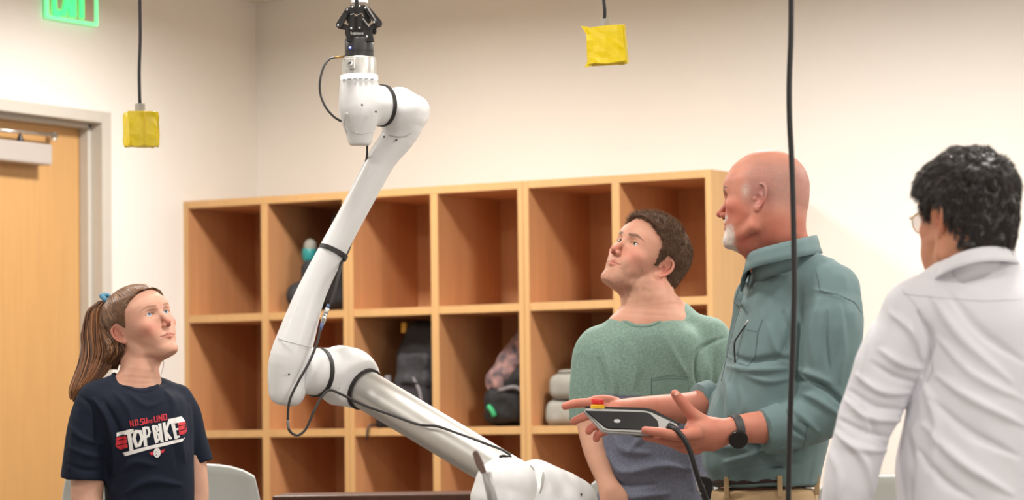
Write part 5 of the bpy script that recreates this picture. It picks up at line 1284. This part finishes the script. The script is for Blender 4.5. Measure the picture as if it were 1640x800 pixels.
m_belt = mat('brown_belt', rgb(52, 36, 34), .4)
band('belt', 762, 787, 1136, 1311, .158, m_belt, s=.006)
for x in (1158, 1240, 1303):
    c = bP(1223.5, 775, .09); t = (x-1223.5)*sb/(87.5*sb); yy = .1625*(1-abs(t)**2.3)**(1/2.3)
    q_ = bP(x, 776-3*t, .09)-FV*yy; box('belt_loop', (-.006, -.004, -.026), (.006, .002, .024), m_kh, bm_, .002, [RV, FV, UV], q_)
hp = bP(1223, 860, .09)
tr_ops = [('+', trunk(bP, [(784, 1139, 1308, .155), (820, 1136, 1314, .165), (870, 1136, 1316, .165), (940, 1140, 1312, .155)], sb, .09, RV, FV), 0)]
for s in (-1, 1):
    k = hp+RV*.085*s; tr_ops.append(('+', sweep([k-UV*.06, V(k[0], k[1], .5), V(k[0], k[1], .08)+RV*.01*s], [.092, .068, .055], 6), .04))
solid('trousers', tr_ops, .007, m_kh, bm_, 2, folds(1., [([(1150, 800), (1170, 790), (1195, 784)], 5, .006), ([(1160, 800), (1185, 795), (1215, 788)], 4, -.005)], lambda v: .003*vnoise(v, 14, 3)))
for s in (-1, 1):
    an = hp+RV*.095*s; an = V(an[0], an[1], .07)
    solid('shoe', [('+', rc(an-RV*.17-UV*.028, an+RV*.04-UV*.025, .042, .04), 0), ('+', rc(an, an+UV*.03, .045, .042), .02), ('-', rbox(an-UV*.12, (.3, .3, .05), .001), .003)], .007, mat('brown_shoe', rgb(70, 50, 40), .5), bm_, 2)

# the tablet in his hands
tb_ = empty('tablet_controller', bP(1010, 672, -.16), 'grey rimmed teach tablet with a red stop button, held by the bald man', 'tablet')
# frame of the tablet: long axis w1, slab normal wn2
dT = -.170
pA = bP(934, 652, dT+.0); 
def tp(x, y, d): return bP(x, y, dT+d)
rim = [(934, 655, .0), (938, 651.5, .01), (1036, 656.5, .0), (1046, 658.5, .01), (1088, 679, .05), (1086, 683, .045), (1062, 691, .0), (1040, 693.5, -.03), (1030, 694, -.035), (970, 690.5, -.035), (962, 687, -.03)]
m_rim = mat('pendant_grey', rgb(164, 164, 162), .4)
nT = nrm(np.cross(tp(1040, 657, 0)-tp(934, 653, 0), tp(970, 690, -.035)-tp(934, 653, 0)))
if nT@FW > 0: nT = -nT                                  # towards the viewer (underside)
m_scr2 = mat('pendant_black', rgb(30, 29, 31), .3)
def planar(px, dd, o=tp(934, 653, 0)):
    """point on the tablet's underside plane shifted by dd along its normal"""
    out = []
    for x, y in px:
        d = FW+RT*((x-820)/FPX)-UP*((y-400)/FPX); oo = o+nT*dd; t = ((oo-CAM)@nT)/(d@nT); out.append(CAM+t*d)
    return out
outer = [(934, 655), (937, 652), (1030, 655.5), (1042, 658), (1087, 679), (1086, 683), (1060, 691.5), (1034, 694), (972, 690.5), (964, 688)]
prism('housing', planar(outer, -.002), -nT, .014, m_rim, tb_, .0035)
prism('screen_edge', planar([(936, 651.5), (1032, 654.2), (1046, 657), (1090, 679.5), (1086, 681), (1030, 690), (972, 687), (965, 685)], -.0235), nT, .006, m_scr2, tb_, .0015)
prism('back_panel', planar([(937, 658), (1028, 660), (1040, 662), (1053, 674), (1055, 683), (1050, 687.5), (1040, 689), (976, 687), (968, 684.5)], -.0035), nT, .004, m_scr2, tb_, .0015)
prism('emblem', planar([(983.5, 672.5), (986, 671), (991, 671.2), (993.5, 673), (993.5, 675), (991, 676.8), (986, 676.6), (983.5, 675)], .0003), nT, .001, mat('emblem_grey', rgb(176, 176, 176), .4), tb_, 0)
prism('grip', planar([(1000, 690), (1032, 692.5), (1030, 700), (1024, 701.5), (1003, 696)], -.03), nT, .012, m_blackp, tb_, .003)
es = bP(957, 652.5, dT+.018)
lathe('stop_collar', es-UV*.002, UV+RV*.04, [(0, .0165), (.0075, .0160), (.0095, .0135)], mat('stop_yellow', rgb(226, 176, 30), .4), tb_, 32)
lathe('stop_button', es+UV*.007, UV+RV*.04, [(0, .0125), (.002, .0145), (.009, .0150), (.0125, .0135), (.0135, .010), (.0137, .0)], mat('stop_red', rgb(212, 38, 30), .35), tb_, 32)
lathe('cable_gland', bP(1070, 683, dT-.03), bP(1078, 686, dT-.035)-bP(1068, 681, dT-.028), [(0, .0115), (.012, .0110), (.018, .0085)], m_blackp, tb_, 20)
cpts = [(1072, 684, -.205), (1084, 689, -.215), (1096, 703, -.222), (1105, 722, -.222), (1112, 745, -.22), (1120, 770, -.21), (1130, 795, -.19), (1140, 830, -.16), (1150, 880, -.1)]
tube('cable', [bP(*p) for p in cpts], .0062, m_black, tb_, 12, 8)
# black holster at the belt front
hc = empty('belt_pouch', bP(1140, 785, -.10), 'black clip pouch on the belt beside the tablet cable', 'pouch')
prism('pouch_body', [bP(x, y, -.105) for x, y in [(1116, 762), (1136, 764), (1142, 775), (1138, 800), (1128, 806), (1122, 790)]], FW, .03, m_blackp, hc, .003)
tube('ring', [bP(*p, -.112) for p in [(1120, 765), (1116, 775), (1122, 790), (1128, 780), (1120, 765)]], .0016, m_chrome, hc, 8, 5)

# ================================================================== the man in white, seen from behind
Zw = 6.1; sw = Zw/FPX
def wP(x, y, dz=0.): return at(x, y, Zw+dz)
SKW = rgb(206, 148, 118); REDW = rgb(202, 120, 96)
wm = empty('person', V(*wP(1545, 700)[:2], 0), 'black-haired man in glasses and a white dress shirt, seen from behind', 'person')
HW = Head(-145, -4, 3, 1.0, 1549, 442, Zw)
B = Body()
neck = ([HW.w((-.035, 0, .07)), wP(1555, 395, .0), wP(1560, 425, .02), wP(1562, 455, .03)], [.062, .060, .052, .04], [('+', rc(wP(1502, 410, .05), wP(1522, 440, .04), .028, .03), .03)])
do_head(HW, B, head_ops(False, jaw=1.14), neck, lambda P: skin_col(P, SKW, REDW, rgb(180, 104, 94), (rgb(50, 40, 36), .004, .136)), .0016)
for s in (-1, 1): eyeball(HW, s, (1, 0, 0), rgb(50, 36, 28), wm)
vs, q = sculpt([('+', trunk(wP, [(520, 1470, 1660, .09), (700, 1470, 1650, .10), (950, 1470, 1650, .11)], sw, .03, RV, FV), 0),
                ('+', sweep([wP(1460, 500, .03), wP(1415, 620, .02), wP(1375, 740, -.0), wP(1345, 860, .02), wP(1335, 900, .03)], [.045, .040, .034, .026, .026], 5), .02),
                ('+', sweep([wP(1335, 900, .03), wP(1328, 935, .03), wP(1322, 965, .03)], [.028, .040, .024], 4, (FV, .5)), .01),
                ('+', sweep([wP(1690, 500, .03), wP(1730, 640, .02), wP(1745, 780, .0), wP(1740, 900, .0), wP(1738, 940, .0)], [.045, .04, .034, .026, .034], 5), .02)], .009); B.add(vs, q, SKW)
B.build(wm)
m_ws = mat('white_shirt', rgb(224, 224, 231), .72, bump=.08, bscale=420, sheen=.05, sss=.0)
ops = [('+', trunk(wP, [(430, 1514, 1632, .08), (450, 1488, 1658, .11), (478, 1462, 1680, .13), (520, 1456, 1686, .145), (600, 1462, 1684, .15), (680, 1446, 1680, .15), (740, 1436, 1676, .15), (800, 1437, 1674, .15), (880, 1440, 1670, .155), (950, 1445, 1665, .155)], sw, .03, RV, FV), 0),
       ('+', rc(wP(1526, 456, .0), wP(1458, 492, .0), .045, .052), .04), ('+', rc(wP(1610, 440, .0), wP(1680, 490, .0), .045, .052), .04), ('+', rc(wP(1524, 456, .01), wP(1630, 444, .01), .04, .04), .03),
       ('+', sweep([wP(1462, 500, .0), wP(1440, 545, .0), wP(1418, 590, .0), wP(1402, 635, -.0), wP(1384, 680, -.01), wP(1368, 740, -.015), wP(1356, 790, -.015), wP(1345, 850, .0), wP(1337, 890, .02)], [.055, .060, .060, .058, .055, .052, .049, .044, .038], 5), .022),
       ('+', sweep([wP(1685, 500, .0), wP(1725, 620, .0), wP(1745, 760, .0), wP(1742, 890, .0)], [.055, .06, .055, .04], 5), .022),
       ('+', rc(wP(1530, 441, -.035), wP(1602, 436, -.035), .036, .036), .02)]
wf = folds(1.35, [([(1425, 500), (1460, 530), (1478, 575)], 8, .008), ([(1470, 500), (1488, 545), (1478, 600)], 7, -.010), ([(1410, 560), (1440, 580), (1475, 590)], 8, .009), ([(1395, 580), (1430, 602), (1468, 612)], 6, -.008), ([(1375, 600), (1410, 625), (1455, 628)], 8, .010), ([(1362, 625), (1400, 650), (1445, 655)], 6, -.009), ([(1355, 640), (1390, 668), (1440, 672)], 8, .010), ([(1342, 670), (1380, 690), (1425, 700)], 6, -.008), ([(1336, 690), (1372, 715), (1420, 722)], 8, .008), ([(1350, 700), (1385, 740), (1395, 790)], 7, .007), ([(1400, 520), (1390, 570), (1380, 610)], 7, .005),
            ([(1380, 640), (1400, 690), (1420, 715)], 6, -.005), ([(1330, 720), (1345, 760), (1340, 800)], 8, .006),
            ([(1490, 470), (1540, 540), (1620, 610)], 10, .005), ([(1520, 470), (1570, 530), (1640, 580)], 9, -.005), ([(1500, 600), (1560, 640), (1640, 680)], 10, .007), ([(1490, 640), (1550, 690), (1630, 730)], 9, -.006), ([(1480, 680), (1540, 740), (1620, 790)], 11, .008), ([(1500, 540), (1560, 600), (1640, 640)], 9, .005), ([(1470, 720), (1510, 770), (1560, 800)], 9, -.006), ([(1480, 610), (1500, 680), (1490, 760)], 9, .006), ([(1455, 690), (1460, 740), (1458, 800)], 7, -.005)],
           dirnoise((.5, .3, -.9), 5, 16, .0040, 71))
o, wv, wq = solid('shirt', ops, .0045, m_ws, wm, 2, wf)
collar('collar', [(1512, 452, -.0), (1512, 444, -.045), (1534, 429, -.085), (1570, 418, -.095), (1605, 418, -.07), (1622, 424, -.01), (1610, 428, .06), (1570, 436, .09), (1528, 448, .07), (1515, 456, .03)], wP, .024, m_ws, wm)
bvw = BVHTree.FromPolygons([tuple(v) for v in wv], [tuple(map(int, f)) for f in wq])
m_wsd = mat('white_seam', rgb(200, 198, 204), .8)
decal('yoke_seam', stroke([(1442, 470), (1500, 476), (1560, 480), (1620, 478), (1640, 474)], 1.), m_wsd, wm, bvw, wP, FW, 0, .0012)
decal('shoulder_seam', stroke([(1440, 462), (1462, 490), (1482, 540), (1486, 590), (1478, 610)], 1.), m_wsd, wm, bvw, wP, FW, 0, .0012)
# black hair
m_bh = mat('black_hair', rgb(34, 30, 30), .42, noise=.3, nscale=80)
ZMW = ([-.13, -.085, -.06, -.040, -.030, -.016, .000, .010, .018, .026, .036, .050, .068, .080, .11], [.040, .040, .045, .060, .095, .134, .143, .128, .110, .112, .150, .160, .172, .182, .195])
cap, cv, cn = hair_cap(HW, wm, ZMW, .015, m_bh, None, 15, .55, .0028, .004)
n = 16000; idx = RNG.choice(len(cv), n); P = cv[idx]; t = np.clip((P[:, 2]-.15)/.07, 0, 1)[:, None]
wh_ = V(-.075, -.015, .205); fl2 = P-wh_; fl2 = fl2/(np.linalg.norm(fl2, axis=1)[:, None]+1e-6); cl = vnoise(P, 40, 9)[:, None]
dd = fl2*(.9)+V(0, 0, -.5)*(1-t)+cn[idx]*(.14+.2*t+.22*cl); 
strands('hair_strands', HW.w(P-.002*cn[idx]), HW.wd(dd), .017, .0006, mat('black_hair_strands', (1, 1, 1), .38, attr=True, spec=.45), wm, HW.wd(np.tile(V(0, 0, -.2), (n, 1))-cn[idx]*.3), 3, np.array([rgb(56, 48, 45), rgb(38, 32, 31), rgb(74, 65, 61)])[RNG.integers(0, 3, n)], .15)
# glasses
gl = empty('eyeglasses', HW.w((.09, 0, .115)), 'thin gold-rimmed eyeglasses worn by the man in white', 'glasses')
m_gold = mat('gold_wire', rgb(186, 150, 96), .3, metal=.8)
for s in (-1, 1):
    c = V(.094, .033*s, .114); P = [HW.w(c+V(-.004*abs(math.cos(a)), .0255*math.cos(a), .020*math.sin(a))) for a in np.linspace(0, 2*math.pi, 17)[:-1]]
    ring_tube('rim', P, .0011, m_gold, gl, 3, HW.wd((1, 0, 0)), seg=6)
    vs = [HW.w(c)]+[p for p in P]; mesh_obj('lens', vs, [(0, 1+k, 1+(k+1) % 16) for k in range(16)], mat('lens_glass', rgb(240, 232, 214), .05, trans=.9, alpha=.45), gl)
    tube('temple_arm', [HW.w(p) for p in [(.090, .058*s, .120), (.085, .068*s, .121), (.04, .0765*s, .124), (-.002, .080*s, .126), (-.016, .080*s, .115)]], .0012, m_gold if s > 0 else m_gold, gl, 6, 5)
tube('bridge', [HW.w(p) for p in [(.092, -.009, .117), (.099, 0, .120), (.092, .009, .117)]], .0012, m_gold, gl, 6, 4)
legs(wm, wP(1556, 950, .03), mat('charcoal_trousers', rgb(52, 54, 60), .8), mat('black_shoe', rgb(28, 28, 30), .4), .09, .092, yaw=.0, hipr=.165)
